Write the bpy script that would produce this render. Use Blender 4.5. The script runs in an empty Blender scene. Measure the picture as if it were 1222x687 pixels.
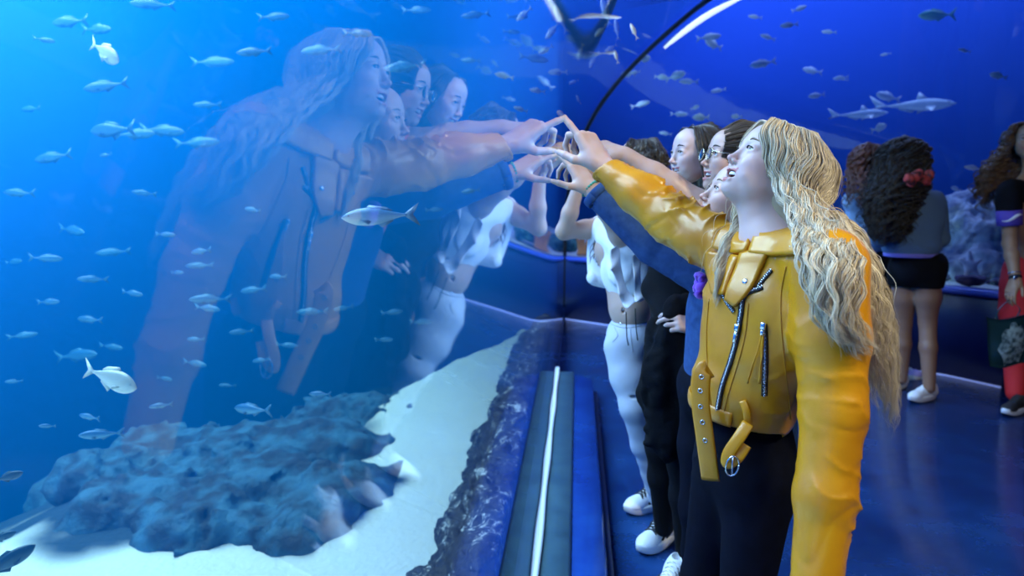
import bpy, math, random
import numpy as np
from mathutils import Vector, Matrix
C = bpy.context.scene.collection
SC = bpy.context.scene
PI = math.pi

# ---------------------------------------------------------------- camera
CAM_Z = 1.35
PITCH = math.radians(8.6)
FPX = 815.0
cd = bpy.data.cameras.new('camera')
cd.sensor_width = 36.0
cd.lens = 36.0 * FPX / 1222.0
cd.clip_start = 0.01
cd.dof.use_dof = True
cd.dof.focus_distance = 1.5
cd.dof.aperture_fstop = 3.2
cam = bpy.data.objects.new('camera', cd)
cam.location = (0, 0, CAM_Z)
cam.rotation_euler = (PI / 2 - PITCH, 0, 0)
C.objects.link(cam)
SC.camera = cam

# ---------------------------------------------------------------- world, lights, exposure
w = bpy.data.worlds.new('world')
SC.world = w
w.use_nodes = True
w.node_tree.nodes['Background'].inputs[0].default_value = (0.03, 0.12, 0.5, 1)
w.node_tree.nodes['Background'].inputs[1].default_value = 0.05
SC.view_settings.view_transform = 'Standard'
SC.view_settings.look = 'None'
SC.view_settings.gamma = 1.0
SC.view_settings.exposure = 0.0
SC.view_settings.use_curve_mapping = False
SC.cycles.use_denoising = True
SC.cycles.transparent_max_bounces = 24
SC.cycles.max_bounces = 8
SC.cycles.volume_bounces = 0
SC.cycles.caustics_reflective = False
SC.cycles.caustics_refractive = False
SC.cycles.sample_clamp_indirect = 4.0

def area_light(name, loc, target, size, power, color, size_y=None, spread=None):
    l = bpy.data.lights.new(name, 'AREA')
    l.energy = power
    l.color = color
    l.size = size
    if size_y:
        l.shape = 'RECTANGLE'
        l.size_y = size_y
    if spread:
        l.spread = spread
    o = bpy.data.objects.new(name, l)
    o.location = loc
    o.rotation_euler = (Vector(target) - Vector(loc)).to_track_quat('-Z', 'Y').to_euler()
    C.objects.link(o)
    return o

# daylight lamps over the big tank, over the far tank, and the gallery's warm ceiling spot
area_light('tank_skylight', (-4.2, 3.6, 4.9), (-4.2, 3.6, 0), 6.0, 3000, (0.44, 0.56, 1.0), 9.0)
area_light('far_tank_skylight', (5.0, 8.5, 4.9), (5.0, 8.5, 0), 8.0, 620, (0.30, 0.40, 1.0), 4.0)
area_light('gallery_spot', (1.6, 0.4, 2.5), (0.6, 1.5, 1.2), 0.22, 36, (1.0, 0.91, 0.62))
area_light('face_fill_light', (0.95, 0.0, 2.3), (0.5, 1.9, 1.2), 0.5, 7, (0.80, 0.84, 1.0))  # unseen cool fill, added to brighten the faces from the front

# ---------------------------------------------------------------- helpers
def U(px, py, Y):
    """world point on the ray of pixel (px, py) of the 1222x687 frame at world depth Y"""
    a, b = (px - 611.0) / FPX, (343.5 - py) / FPX
    d = np.array([a, math.cos(PITCH) + b * math.sin(PITCH), -math.sin(PITCH) + b * math.cos(PITCH)])
    d *= Y / d[1]
    return np.array([d[0], d[1], d[2] + CAM_Z])

def UZ(px, py, z):
    """point of that ray at height z"""
    p = U(px, py, 1.0)
    t = (z - CAM_Z) / (p[2] - CAM_Z)
    return np.array([p[0] * t, t, z])

def tag(o, label=None, cat=None, group=None, kind=None):
    if label: o['label'] = label
    if cat: o['category'] = cat
    if group: o['group'] = group
    if kind: o['kind'] = kind
    return o

def empty(name, loc, label, cat, group=None):
    o = bpy.data.objects.new(name, None)
    o.location = [float(v) for v in loc]
    o.empty_display_size = 0.1
    C.objects.link(o)
    return tag(o, label, cat, group)

def mesh_obj(name, V, F, mat, parent=None, col=None, smooth=True):
    """V world coordinates; F list of index tuples or an (n,4)/(n,3) array"""
    me = bpy.data.meshes.new(name)
    V = np.asarray(V, dtype=np.float32)
    me.vertices.add(len(V))
    me.vertices.foreach_set('co', V.ravel())
    if isinstance(F, np.ndarray):
        n, k = F.shape
        me.loops.add(n * k)
        me.loops.foreach_set('vertex_index', F.astype(np.int32).ravel())
        me.polygons.add(n)
        me.polygons.foreach_set('loop_start', np.arange(0, n * k, k, dtype=np.int32))
    else:
        tot = [len(f) for f in F]
        me.loops.add(sum(tot))
        me.loops.foreach_set('vertex_index', np.array([i for f in F for i in f], dtype=np.int32))
        me.polygons.add(len(F))
        me.polygons.foreach_set('loop_start', np.concatenate([[0], np.cumsum(tot)[:-1]]).astype(np.int32))
    me.update(calc_edges=True)
    me.validate()
    if smooth:
        me.polygons.foreach_set('use_smooth', np.ones(len(me.polygons), dtype=bool))
    if col is not None:
        ca = me.color_attributes.new('Col', 'FLOAT_COLOR', 'POINT')
        c4 = np.ones((len(V), 4), dtype=np.float32)
        c4[:, :3] = col
        ca.data.foreach_set('color', c4.ravel())
    me.materials.append(mat)
    o = bpy.data.objects.new(name, me)
    C.objects.link(o)
    if parent is not None:
        set_parent(o, parent)
    return o

def world_of(o):
    m = Matrix.Translation(o.location) @ o.rotation_euler.to_matrix().to_4x4()
    if o.parent is not None:
        return world_of(o.parent) @ o.matrix_parent_inverse @ m
    return m

def set_parent(o, parent):
    o.parent = parent
    o.matrix_parent_inverse = world_of(parent).inverted()

# ---- materials
def lin(h):
    h = h.lstrip('#')
    c = [int(h[i:i + 2], 16) / 255 for i in (0, 2, 4)]
    return tuple(((v + 0.055) / 1.055) ** 2.4 if v > 0.04045 else v / 12.92 for v in c)

def new_mat(name):
    m = bpy.data.materials.new(name)
    m.use_nodes = True
    nt = m.node_tree
    nt.nodes.clear()
    out = nt.nodes.new('ShaderNodeOutputMaterial')
    return m, nt, out

def pmat(name, color, rough=0.5, metal=0.0, spec=0.5, noise=None, bump=None, col_attr=False, sss=0.0,
         coat=0.0, sheen=0.0, emit=None, aniso=0.0):
    """principled material; noise=(scale, colour2, contrast), bump=(scale, strength, distance)"""
    m, nt, out = new_mat(name)
    N, L = nt.nodes, nt.links
    b = N.new('ShaderNodeBsdfPrincipled')
    L.new(b.outputs[0], out.inputs[0])
    b.inputs['Base Color'].default_value = (*color, 1)
    b.inputs['Roughness'].default_value = rough
    b.inputs['Metallic'].default_value = metal
    b.inputs['Specular IOR Level'].default_value = spec
    b.inputs['Coat Weight'].default_value = coat
    b.inputs['Sheen Weight'].default_value = sheen
    b.inputs['Anisotropic'].default_value = aniso
    if emit:
        b.inputs['Emission Color'].default_value = (*emit[0], 1)
        b.inputs['Emission Strength'].default_value = emit[1]
    tc = N.new('ShaderNodeTexCoord')
    src = None
    if col_attr:
        a = N.new('ShaderNodeAttribute')
        a.attribute_name = 'Col'
        src = a.outputs['Color']
        L.new(src, b.inputs['Base Color'])
    if noise:
        t = N.new('ShaderNodeTexNoise')
        t.inputs['Scale'].default_value = noise[0]
        t.inputs['Detail'].default_value = 6
        L.new(tc.outputs['Object'], t.inputs['Vector'])
        r = N.new('ShaderNodeValToRGB')
        r.color_ramp.elements[0].position = 0.5 - noise[2]
        r.color_ramp.elements[1].position = 0.5 + noise[2]
        L.new(t.outputs[0], r.inputs[0])
        mx = N.new('ShaderNodeMix')
        mx.data_type = 'RGBA'
        L.new(r.outputs[0], mx.inputs[0])
        if src: L.new(src, mx.inputs[6])
        else: mx.inputs[6].default_value = (*color, 1)
        mx.inputs[7].default_value = (*noise[1], 1)
        L.new(mx.outputs[2], b.inputs['Base Color'])
    if bump:
        t = N.new('ShaderNodeTexNoise')
        t.inputs['Scale'].default_value = bump[0]
        t.inputs['Detail'].default_value = 5
        L.new(tc.outputs['Object'], t.inputs['Vector'])
        bp = N.new('ShaderNodeBump')
        bp.inputs['Strength'].default_value = bump[1]
        bp.inputs['Distance'].default_value = bump[2]
        L.new(t.outputs[0], bp.inputs['Height'])
        L.new(bp.outputs[0], b.inputs['Normal'])
    if sss:
        b.inputs['Subsurface Weight'].default_value = sss
        b.inputs['Subsurface Radius'].default_value = (0.012, 0.005, 0.003)
        b.inputs['Subsurface Scale'].default_value = 1.0
    return m

# ---- generic geometry
def rot_to(d):
    d = np.asarray(d, float)
    d = d / (np.linalg.norm(d) + 1e-9)
    a = np.array([0, 0, 1.0]) if abs(d[2]) < 0.9 else np.array([0, 1.0, 0])
    x = np.cross(a, d); x /= np.linalg.norm(x)
    return x, np.cross(d, x), d

def spline(pts, n):
    """Catmull-Rom through pts (k,dim), n samples"""
    P = np.asarray(pts, float)
    if len(P) == 2:
        t = np.linspace(0, 1, n)[:, None]
        return P[0] * (1 - t) + P[1] * t
    Q = np.vstack([2 * P[0] - P[1], P, 2 * P[-1] - P[-2]])
    u = np.linspace(0, len(P) - 1 - 1e-6, n)
    i = u.astype(int); t = (u - i)[:, None]
    p0, p1, p2, p3 = Q[i], Q[i + 1], Q[i + 2], Q[i + 3]
    return 0.5 * (2 * p1 + (p2 - p0) * t + (2 * p0 - 5 * p1 + 4 * p2 - p3) * t * t + (3 * p1 - p0 - 3 * p2 + p3) * t ** 3)

def sweep(path, rx, ry=None, seg=8, up=(0, 0, 1), cap=True):
    """tube along path; rx across (binormal), ry along 'up'"""
    P = np.asarray(path, float); n = len(P)
    rx = np.broadcast_to(np.asarray(rx, float), (n,)); ry = rx if ry is None else np.broadcast_to(np.asarray(ry, float), (n,))
    T = np.gradient(P, axis=0); T /= np.linalg.norm(T, axis=1)[:, None] + 1e-12
    u = np.asarray(up, float)
    if u.ndim == 1: u = np.broadcast_to(u, (n, 3))
    B = np.cross(T, u); l = np.linalg.norm(B, axis=1)[:, None]
    B = np.where(l > 1e-4, B / (l + 1e-12), np.array([1.0, 0, 0]))
    Nn = np.cross(B, T)
    a = np.arange(seg) * 2 * PI / seg
    V = (P[:, None] + B[:, None] * (rx[:, None] * np.cos(a))[..., None] + Nn[:, None] * (ry[:, None] * np.sin(a))[..., None]).reshape(-1, 3)
    F = []
    for i in range(n - 1):
        for j in range(seg):
            k = (j + 1) % seg
            F.append((i * seg + j, i * seg + k, (i + 1) * seg + k, (i + 1) * seg + j))
    if cap:
        F.append(tuple(range(seg))[::-1]); F.append(tuple((n - 1) * seg + j for j in range(seg)))
    return V, F

def merge(parts):
    V, F, o = [], [], 0
    for v, f in parts:
        V.append(np.asarray(v)); F += [tuple(int(i) + o for i in q) for q in f]; o += len(v)
    return np.vstack(V), F

def box(c, s, R=None, bev=0.0):
    """box with centre c, full size s, bevelled edges"""
    h = np.asarray(s, float) / 2
    b = min(bev, h.min() * 0.98)
    V = []; 
    if b <= 0:
        V = [(x, y, z) for x in (-h[0], h[0]) for y in (-h[1], h[1]) for z in (-h[2], h[2])]
        F = [(0, 1, 3, 2), (4, 6, 7, 5), (0, 4, 5, 1), (2, 3, 7, 6), (0, 2, 6, 4), (1, 5, 7, 3)]
        V = np.array(V)
    else:
        idx = {}
        for sx in (-1, 1):
            for sy in (-1, 1):
                for sz in (-1, 1):
                    for ax in range(3):
                        v = np.array([sx * (h[0] - b), sy * (h[1] - b), sz * (h[2] - b)])
                        v[ax] += (sx, sy, sz)[ax] * b
                        idx[(sx, sy, sz, ax)] = len(V); V.append(v)
        F = []
        for ax in range(3):
            for s_ in (-1, 1):
                o1, o2 = [(1, 2), (2, 0), (0, 1)][ax]
                q = []
                for a_, b_ in ((-1, -1), (1, -1), (1, 1), (-1, 1)):
                    k = [0, 0, 0]; k[ax] = s_; k[o1] = a_; k[o2] = b_
                    q.append(idx[(*k, ax)])
                F.append(tuple(q if s_ > 0 else q[::-1]))
        for ax in range(3):
            o1, o2 = [(1, 2), (2, 0), (0, 1)][ax]
            for a_ in (-1, 1):
                for b_ in (-1, 1):
                    k0 = [0, 0, 0]; k0[ax] = -1; k0[o1] = a_; k0[o2] = b_
                    k1 = list(k0); k1[ax] = 1
                    q = [idx[(*k0, o1)], idx[(*k1, o1)], idx[(*k1, o2)], idx[(*k0, o2)]]
                    F.append(tuple(q if a_ * b_ < 0 else q[::-1]))
        for sx in (-1, 1):
            for sy in (-1, 1):
                for sz in (-1, 1):
                    q = [idx[(sx, sy, sz, 0)], idx[(sx, sy, sz, 1)], idx[(sx, sy, sz, 2)]]
                    F.append(tuple(q if sx * sy * sz > 0 else q[::-1]))
        V = np.array(V)
    if R is not None: V = V @ np.asarray(R).T
    return V + np.asarray(c, float), F

def uvball(c, r, R=None, nu=16, nv=10):
    V = []; F = []
    for i in range(nv + 1):
        th = PI * i / nv
        for j in range(nu):
            ph = 2 * PI * j / nu
            V.append((math.sin(th) * math.cos(ph), math.sin(th) * math.sin(ph), math.cos(th)))
    V = np.array(V) * np.asarray(r, float)
    for i in range(nv):
        for j in range(nu):
            k = (j + 1) % nu
            F.append((i * nu + j, (i + 1) * nu + j, (i + 1) * nu + k, i * nu + k))
    if R is not None: V = V @ np.asarray(R).T
    return V + np.asarray(c, float), F

# ---- value noise (for displacement in numpy)
_rs = np.random.RandomState(7)
_TAB = _rs.rand(64, 64, 64).astype(np.float32)
def vnoise(P, f):
    q = np.asarray(P) * f
    i = np.floor(q).astype(np.int32); t = (q - i).astype(np.float32); t = t * t * (3 - 2 * t)
    i &= 63; j = (i + 1) & 63
    def g(a, b, c): return _TAB[a, b, c]
    x0, y0, z0 = i[..., 0], i[..., 1], i[..., 2]; x1, y1, z1 = j[..., 0], j[..., 1], j[..., 2]
    tx, ty, tz = t[..., 0], t[..., 1], t[..., 2]
    a = g(x0, y0, z0) * (1 - tx) + g(x1, y0, z0) * tx
    b = g(x0, y1, z0) * (1 - tx) + g(x1, y1, z0) * tx
    c = g(x0, y0, z1) * (1 - tx) + g(x1, y0, z1) * tx
    d = g(x0, y1, z1) * (1 - tx) + g(x1, y1, z1) * tx
    return ((a * (1 - ty) + b * ty) * (1 - tz) + (c * (1 - ty) + d * ty) * tz) * 2 - 1
def fbm(P, f, o=4):
    s = 0; a = 1.0
    for k in range(o):
        s = s + a * vnoise(np.asarray(P) + 13.7 * k, f); f *= 2.03; a *= 0.5
    return s

# ---- signed distance modelling: organic surfaces as smooth unions of round cones and ellipsoids
class Sdf:
    def __init__(self): self.ops = []
    def add(self, fn, lo, hi, k=0.01, mode='u'):
        self.ops.append((mode, fn, k, np.asarray(lo, float), np.asarray(hi, float))); return self
    def cone(self, a, b, r1, r2=None, k=0.01, mode='u', M=None, flat=None):
        """round cone from a to b; flat=(axis, factor) squeezes along an axis"""
        r2 = r1 if r2 is None else r2
        a = np.asarray(a, float); b = np.asarray(b, float)
        if M is not None: a, b, s = M.p(a), M.p(b), M.s; r1 *= s; r2 *= s; k *= s
        ba = b - a; L2 = float(ba @ ba) + 1e-12
        if flat is not None:
            ax = np.asarray(flat[0], float)
            if M is not None: ax = M.R @ ax
            ax = ax / np.linalg.norm(ax); g = 1 / flat[1] - 1
        def fn(P):
            pa = P - a
            if flat is not None:
                t = np.clip(pa @ ba / L2, 0, 1)
                q = pa - t[..., None] * ba
                q = q + (q @ ax)[..., None] * ax * g
                return (np.sqrt((q * q).sum(-1)) - (r1 + (r2 - r1) * t)) * (flat[1] if flat[1] < 1 else 1)
            t = np.clip(pa @ ba / L2, 0, 1)
            q = pa - t[..., None] * ba
            return np.sqrt((q * q).sum(-1)) - (r1 + (r2 - r1) * t)
        R = max(r1, r2) * 1.05
        return self.add(fn, np.minimum(a, b) - R, np.maximum(a, b) + R, k, mode)
    def ell(self, c, r, R=None, k=0.01, mode='u', M=None):
        c = np.asarray(c, float); r = np.asarray(r, float); R = np.eye(3) if R is None else np.asarray(R, float)
        if M is not None: c = M.p(c); r = r * M.s; R = M.R @ R; k *= M.s
        def fn(P):
            q = (P - c) @ R
            k0 = np.sqrt(((q / r) ** 2).sum(-1)); k1 = np.sqrt(((q / (r * r)) ** 2).sum(-1)) + 1e-9
            return k0 * (k0 - 1) / k1
        m = r.max()
        return self.add(fn, c - m, c + m, k, mode)
    def rbox(self, c, h, rad, R=None, k=0.005, mode='u', M=None):
        c = np.asarray(c, float); h = np.asarray(h, float); R = np.eye(3) if R is None else np.asarray(R, float)
        if M is not None: c = M.p(c); h = h * M.s; R = M.R @ R; k *= M.s; rad *= M.s
        def fn(P):
            q = np.abs((P - c) @ R) - (h - rad)
            return np.sqrt((np.maximum(q, 0) ** 2).sum(-1)) + np.minimum(q.max(-1), 0) - rad
        m = np.linalg.norm(h)
        return self.add(fn, c - m, c + m, k, mode)
    def plane(self, p, n, k=0.003):
        """keep only the side the normal n points away from"""
        p = np.asarray(p, float); n = np.asarray(n, float); n = n / np.linalg.norm(n)
        return self.add(lambda P: (P - p) @ n, [0] * 3, [0] * 3, k, 'i')
    def disp(self, fn):
        return self.add(fn, [0] * 3, [0] * 3, 0, 'd')
    def chain(self, pts, rs, k=0.01, M=None, mode='u', flat=None):
        for i in range(len(pts) - 1): self.cone(pts[i], pts[i + 1], rs[i], rs[i + 1], k, mode, M, flat)
        return self

def _smin(a, b, k):
    if k <= 1e-6: return np.minimum(a, b)
    h = np.maximum(k - np.abs(a - b), 0) / k
    return np.minimum(a, b) - h * h * k * 0.25

def _apply(D, op, P):
    mode, fn, k = op[0], op[1], op[2]
    v = fn(P)
    if mode == 'u': return _smin(D, v, k)
    if mode == 's': return -_smin(-D, v, k)
    if mode == 'i': return -_smin(-D, -v, k)
    return D + v

def sdf_mesh(S, h, lo=None, hi=None):
    us = [o for o in S.ops if o[0] == 'u']
    L = np.min([o[3] for o in us], axis=0) if lo is None else np.asarray(lo, float)
    H = np.max([o[4] for o in us], axis=0) if hi is None else np.asarray(hi, float)
    L = L - 3 * h; H = H + 3 * h
    B = 12
    nb = np.ceil((H - L) / (h * B)).astype(int)
    bi = np.stack(np.meshgrid(*[np.arange(n) for n in nb], indexing='ij'), -1).reshape(-1, 3)
    cen = L + (bi + 0.5) * B * h - 0.5 * h
    R = B * h * 0.87
    D = np.full(len(cen), 9.0); pd = []
    for op in S.ops:
        v = op[1](cen) if op[0] != 'd' else None
        pd.append(v)
        D = _apply(D, op, cen) if op[0] != 'd' else D
    act = np.abs(D) < R * 1.6 + 0.012
    Nn = nb * B
    G = np.repeat(np.repeat(np.repeat(np.where(D < 0, -1.0, 1.0).reshape(nb).astype(np.float32), B, 0), B, 1), B, 2)
    G = G.reshape(nb[0], B, nb[1], B, nb[2], B)
    loc = np.stack(np.meshgrid(*[np.arange(B)] * 3, indexing='ij'), -1).reshape(-1, 3) * h
    ids = np.nonzero(act)[0]
    for s in range(0, len(ids), 400):
        ii = ids[s:s + 400]
        P = (L + bi[ii] * B * h)[:, None, :] + loc[None]
        Dv = np.full(P.shape[:2], 9.0)
        for op, v in zip(S.ops, pd):
            if op[0] in ('u', 's'):
                rel = np.nonzero(v[ii] < 2.7 * R + op[2] + 0.012)[0]
                if len(rel) == 0: continue
                Dv[rel] = _apply(Dv[rel], op, P[rel])
            else:
                Dv = _apply(Dv, op, P)
        b = bi[ii]
        Dv = Dv.reshape(-1, B, B, B).astype(np.float32)
        for q in range(len(ii)):
            G[b[q, 0], :, b[q, 1], :, b[q, 2], :] = Dv[q]
    G = G.reshape(Nn)
    I = G < 0
    cnt = np.zeros(np.array(Nn) - 1, np.int8)
    for dx in (0, 1):
        for dy in (0, 1):
            for dz in (0, 1):
                cnt += I[dx:Nn[0] - 1 + dx, dy:Nn[1] - 1 + dy, dz:Nn[2] - 1 + dz]
    ci = np.argwhere((cnt > 0) & (cnt < 8))
    idx = np.full(cnt.shape, -1, np.int32)
    idx[ci[:, 0], ci[:, 1], ci[:, 2]] = np.arange(len(ci))
    acc = np.zeros((len(ci), 3)); num = np.zeros(len(ci))
    cr = [(a, b, c) for a in (0, 1) for b in (0, 1) for c in (0, 1)]
    val = {c: G[ci[:, 0] + c[0], ci[:, 1] + c[1], ci[:, 2] + c[2]] for c in cr}
    for c in cr:
        for ax in range(3):
            if c[ax] == 0:
                e = list(c); e[ax] = 1; e = tuple(e)
                a, b = val[c], val[e]
                m = (a < 0) != (b < 0)
                t = np.where(m, a / np.where(m, a - b, 1), 0)
                p = np.array(c, float)[None].repeat(len(ci), 0); p[:, ax] += t
                acc[m] += p[m]; num[m] += 1
    V = L + (ci + acc / num[:, None]) * h
    F = []
    for ax in range(3):
        sl0 = [slice(1, n - 1) for n in Nn]; sl1 = list(sl0)
        sl0[ax] = slice(0, Nn[ax] - 1); sl1[ax] = slice(1, Nn[ax])
        a, b = I[tuple(sl0)], I[tuple(sl1)]
        e = np.argwhere(a != b)
        if len(e) == 0: continue
        s = a[e[:, 0], e[:, 1], e[:, 2]]
        off = np.ones(3, int); off[ax] = 0
        g = e + off
        o1, o2 = [(1, 2), (2, 0), (0, 1)][ax]
        q = []
        for d1, d2 in ((-1, -1), (0, -1), (0, 0), (-1, 0)):
            c = g.copy(); c[:, o1] += d1; c[:, o2] += d2
            q.append(idx[c[:, 0], c[:, 1], c[:, 2]])
        q = np.stack(q, 1)
        q[~s] = q[~s][:, ::-1]
        F.append(q)
    F = np.vstack(F)
    F = F[(F >= 0).all(1)]
    return V, F

class Fr:
    """local frame: origin o, rotation R (columns x forward, y left, z up), scale s"""
    def __init__(self, o, R=None, s=1.0):
        self.o = np.asarray(o, float); self.R = np.eye(3) if R is None else np.asarray(R, float); self.s = s
    def p(self, v): return self.o + (np.asarray(v, float) * self.s) @ self.R.T
    def inv(self, P): return ((np.asarray(P) - self.o) @ self.R) / self.s
def frame(fwd, up=(0, 0, 1)):
    x = np.asarray(fwd, float); x = x / np.linalg.norm(x)
    y = np.cross(np.asarray(up, float), x); y /= np.linalg.norm(y)
    return np.stack([x, y, np.cross(x, y)], 1)
def norm(v):
    v = np.asarray(v, float); return v / np.linalg.norm(v)

# ================================================================ the tunnel
SL = 0.095                                   # the left wall runs slightly to the right as it recedes
TL = norm([SL, 1, 0]); NL = np.array([TL[1], -TL[0], 0])     # tangent; normal into the tunnel
XL0 = -0.075
ZTOP = 2.86
def gprof(z):
    """how far the acrylic leans in over the walkway at height z (0 at z=1.35)"""
    u = z - 1.35
    if u < 0:
        u = max(u, -0.4)
        return 0.22 * u + 0.275 * u * u
    return 0.22 * u + 0.34 * u ** 3
# profile points (offset, z) from the bottom up, closed over by an arc
PROF = [(gprof(z), z) for z in np.concatenate([np.linspace(0.1, 1.3, 13), np.linspace(1.35, 2.58, 26)])]
_g1, _z1 = PROF[-1]
for t in np.linspace(0.08, 1, 12):
    PROF.append((_g1 + 1.9 * t, _z1 + 0.34 * (1 - (1 - t) ** 2.4)))
PROF = np.array(PROF)

# plan of the outer wall: left wall up to the mitre corner, then the far wall swinging right and back towards us
KX = lambda Y: XL0 + SL * Y
Y0, YM = -3.0, 6.75
PLAN = np.array([[KX(Y0), Y0], [KX(YM), YM], [3.08, 4.72], [3.27, 4.42], [4.5, 3.85], [4.7, 0.5], [4.7, -3.0]])
def plan_offsets(P):
    T = np.diff(P, axis=0); T /= np.linalg.norm(T, axis=1)[:, None]
    Nn = np.stack([T[:, 1], -T[:, 0]], 1)
    M = []
    for i in range(len(P)):
        if i == 0: M.append(Nn[0])
        elif i == len(P) - 1: M.append(Nn[-1])
        else:
            a, b = Nn[i - 1], Nn[i]
            m = a + b; M.append(m / (m @ a))
    return np.array(M)
MIT = plan_offsets(PLAN)

glass_mat, nt, out = new_mat('acrylic')
g_ = nt.nodes.new('ShaderNodeBsdfGlossy'); g_.inputs['Roughness'].default_value = 0.02
g_.inputs['Color'].default_value = (1, 1, 1, 1)
t_ = nt.nodes.new('ShaderNodeBsdfTransparent'); t_.inputs['Color'].default_value = (0.97, 0.99, 1, 1)
f_ = nt.nodes.new('ShaderNodeFresnel'); f_.inputs['IOR'].default_value = 1.46
mx = nt.nodes.new('ShaderNodeMixShader')
nt.links.new(f_.outputs[0], mx.inputs[0]); nt.links.new(t_.outputs[0], mx.inputs[1]); nt.links.new(g_.outputs[0], mx.inputs[2])
nt.links.new(mx.outputs[0], out.inputs[0])
inner_mat, nt, out = new_mat('acrylic_wet_face')
t_ = nt.nodes.new('ShaderNodeBsdfTransparent'); t_.inputs['Color'].default_value = (0.98, 0.99, 1, 1)
nt.links.new(t_.outputs[0], out.inputs[0])

def profile_from(zb):
    P = PROF[PROF[:, 1] > zb + 0.01]
    return np.vstack([[gprof(zb), zb], P])

def glass_sheet(name, i0, i1, zb, off=0.0, sub=1):
    """acrylic slab following plan segment i0..i1, its tunnel face at the profile and 6 cm thick"""
    P = profile_from(zb); n = len(P)
    th = 0.06
    stations = []
    for i in range(i0, i1 + 1):
        stations.append((PLAN[i], MIT[i]))
    V = []
    for face in (0, 1):
        for pl, m in stations:
            for k, (g, z) in enumerate(P):
                if face:
                    d = P[min(k + 1, n - 1)] - P[max(k - 1, 0)]; d = d / np.linalg.norm(d)
                    g2, z2 = g - th * d[1], z + th * d[0]
                else: g2, z2 = g, z
                q = pl + m * g2
                V.append((q[0], q[1], z2))
    ns = len(stations); F = []; mi = []
    id_ = lambda f, s, k: (f * ns + s) * n + k
    for f in (0, 1):
        for s in range(ns - 1):
            for k in range(n - 1):
                q = (id_(f, s, k), id_(f, s + 1, k), id_(f, s + 1, k + 1), id_(f, s, k + 1))
                F.append(q if f == 0 else q[::-1]); mi.append(f)
    def rim(q):
        b0 = len(V); V.extend([V[i] for i in q]); F.append((b0, b0 + 1, b0 + 2, b0 + 3)); mi.append(1)
    for s in range(ns - 1):
        for k in (0, n - 1): rim((id_(0, s, k), id_(0, s + 1, k), id_(1, s + 1, k), id_(1, s, k)))
    for s in (0, ns - 1):
        for k in range(n - 1): rim((id_(0, s, k), id_(0, s, k + 1), id_(1, s, k + 1), id_(1, s, k)))
    o = mesh_obj(name, V, F, glass_mat)
    o.data.materials.append(inner_mat)
    o.data.polygons.foreach_set('material_index', np.array(mi, dtype=np.int32))
    tag(o, kind='structure')
    return o
glass_sheet('window_1', 0, 1, 0.12)
glass_sheet('window_2', 1, 5, 0.62)

# dark silicone joints (ribs) where two acrylic sections meet
joint_mat = pmat('silicone_joint', (0.004, 0.006, 0.012), 0.45)
def rib(name, pl, m, zb, r=0.016):
    P = profile_from(zb)
    path = [(pl[0] + m[0] * g, pl[1] + m[1] * g, z) for g, z in P]
    V, F = sweep(spline(path, 90), r, r, 8, up=(m[0], m[1], 0.3))
    return tag(mesh_obj(name, V, F, joint_mat), kind='structure')
rib('trim_1', PLAN[1], MIT[1], 0.12, 0.018)
rib('trim_2', PLAN[3] * .86 + PLAN[4] * .14, MIT[3] * .86 + MIT[4] * .14, 0.62, 0.02)

# ---- floor
fm, nt, out = new_mat('blue_resin_floor')
N, L = nt.nodes, nt.links
b = N.new('ShaderNodeBsdfPrincipled'); L.new(b.outputs[0], out.inputs[0])
tc = N.new('ShaderNodeTexCoord')
n1 = N.new('ShaderNodeTexNoise'); n1.inputs['Scale'].default_value = 2.2; n1.inputs['Detail'].default_value = 8; n1.inputs['Roughness'].default_value = 0.65
n2 = N.new('ShaderNodeTexNoise'); n2.inputs['Scale'].default_value = 60; n2.inputs['Detail'].default_value = 4
L.new(tc.outputs['Object'], n1.inputs['Vector']); L.new(tc.outputs['Object'], n2.inputs['Vector'])
r1 = N.new('ShaderNodeValToRGB'); r1.color_ramp.elements[0].position = 0.35; r1.color_ramp.elements[1].position = 0.68
r1.color_ramp.elements[0].color = (0.007, 0.028, 0.13, 1); r1.color_ramp.elements[1].color = (0.012, 0.065, 0.23, 1)
L.new(n1.outputs[0], r1.inputs[0]); L.new(r1.outputs[0], b.inputs['Base Color'])
r2 = N.new('ShaderNodeMapRange'); r2.inputs[1].default_value = 0.3; r2.inputs[2].default_value = 0.7
r2.inputs[3].default_value = 0.12; r2.inputs[4].default_value = 0.34
L.new(n1.outputs[0], r2.inputs[0]); L.new(r2.outputs[0], b.inputs['Roughness'])
bp = N.new('ShaderNodeBump'); bp.inputs['Strength'].default_value = 0.12; bp.inputs['Distance'].default_value = 0.004
L.new(n2.outputs[0], bp.inputs['Height']); L.new(bp.outputs[0], b.inputs['Normal'])
mfl = [(p[0] - 0.2 * m[0], p[1] - 0.2 * m[1]) for p, m in zip(PLAN, MIT)]
V = [(x, y, 0) for x, y in mfl] + [(x, y, -0.1) for x, y in mfl]
n = len(mfl)
F = [tuple(range(n))[::-1], tuple(range(n, 2 * n))] + [(i, (i + 1) % n, n + (i + 1) % n, n + i) for i in range(n)]
tag(mesh_obj('floor', V, F, fm, smooth=False), kind='structure')

V2 = [(x, y, z + 3.05) for x, y, z in V]
tag(mesh_obj('ceiling', V2, F, pmat('ceiling_paint', (0.05, 0.28, 0.85), .8), smooth=False), kind='structure')

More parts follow.
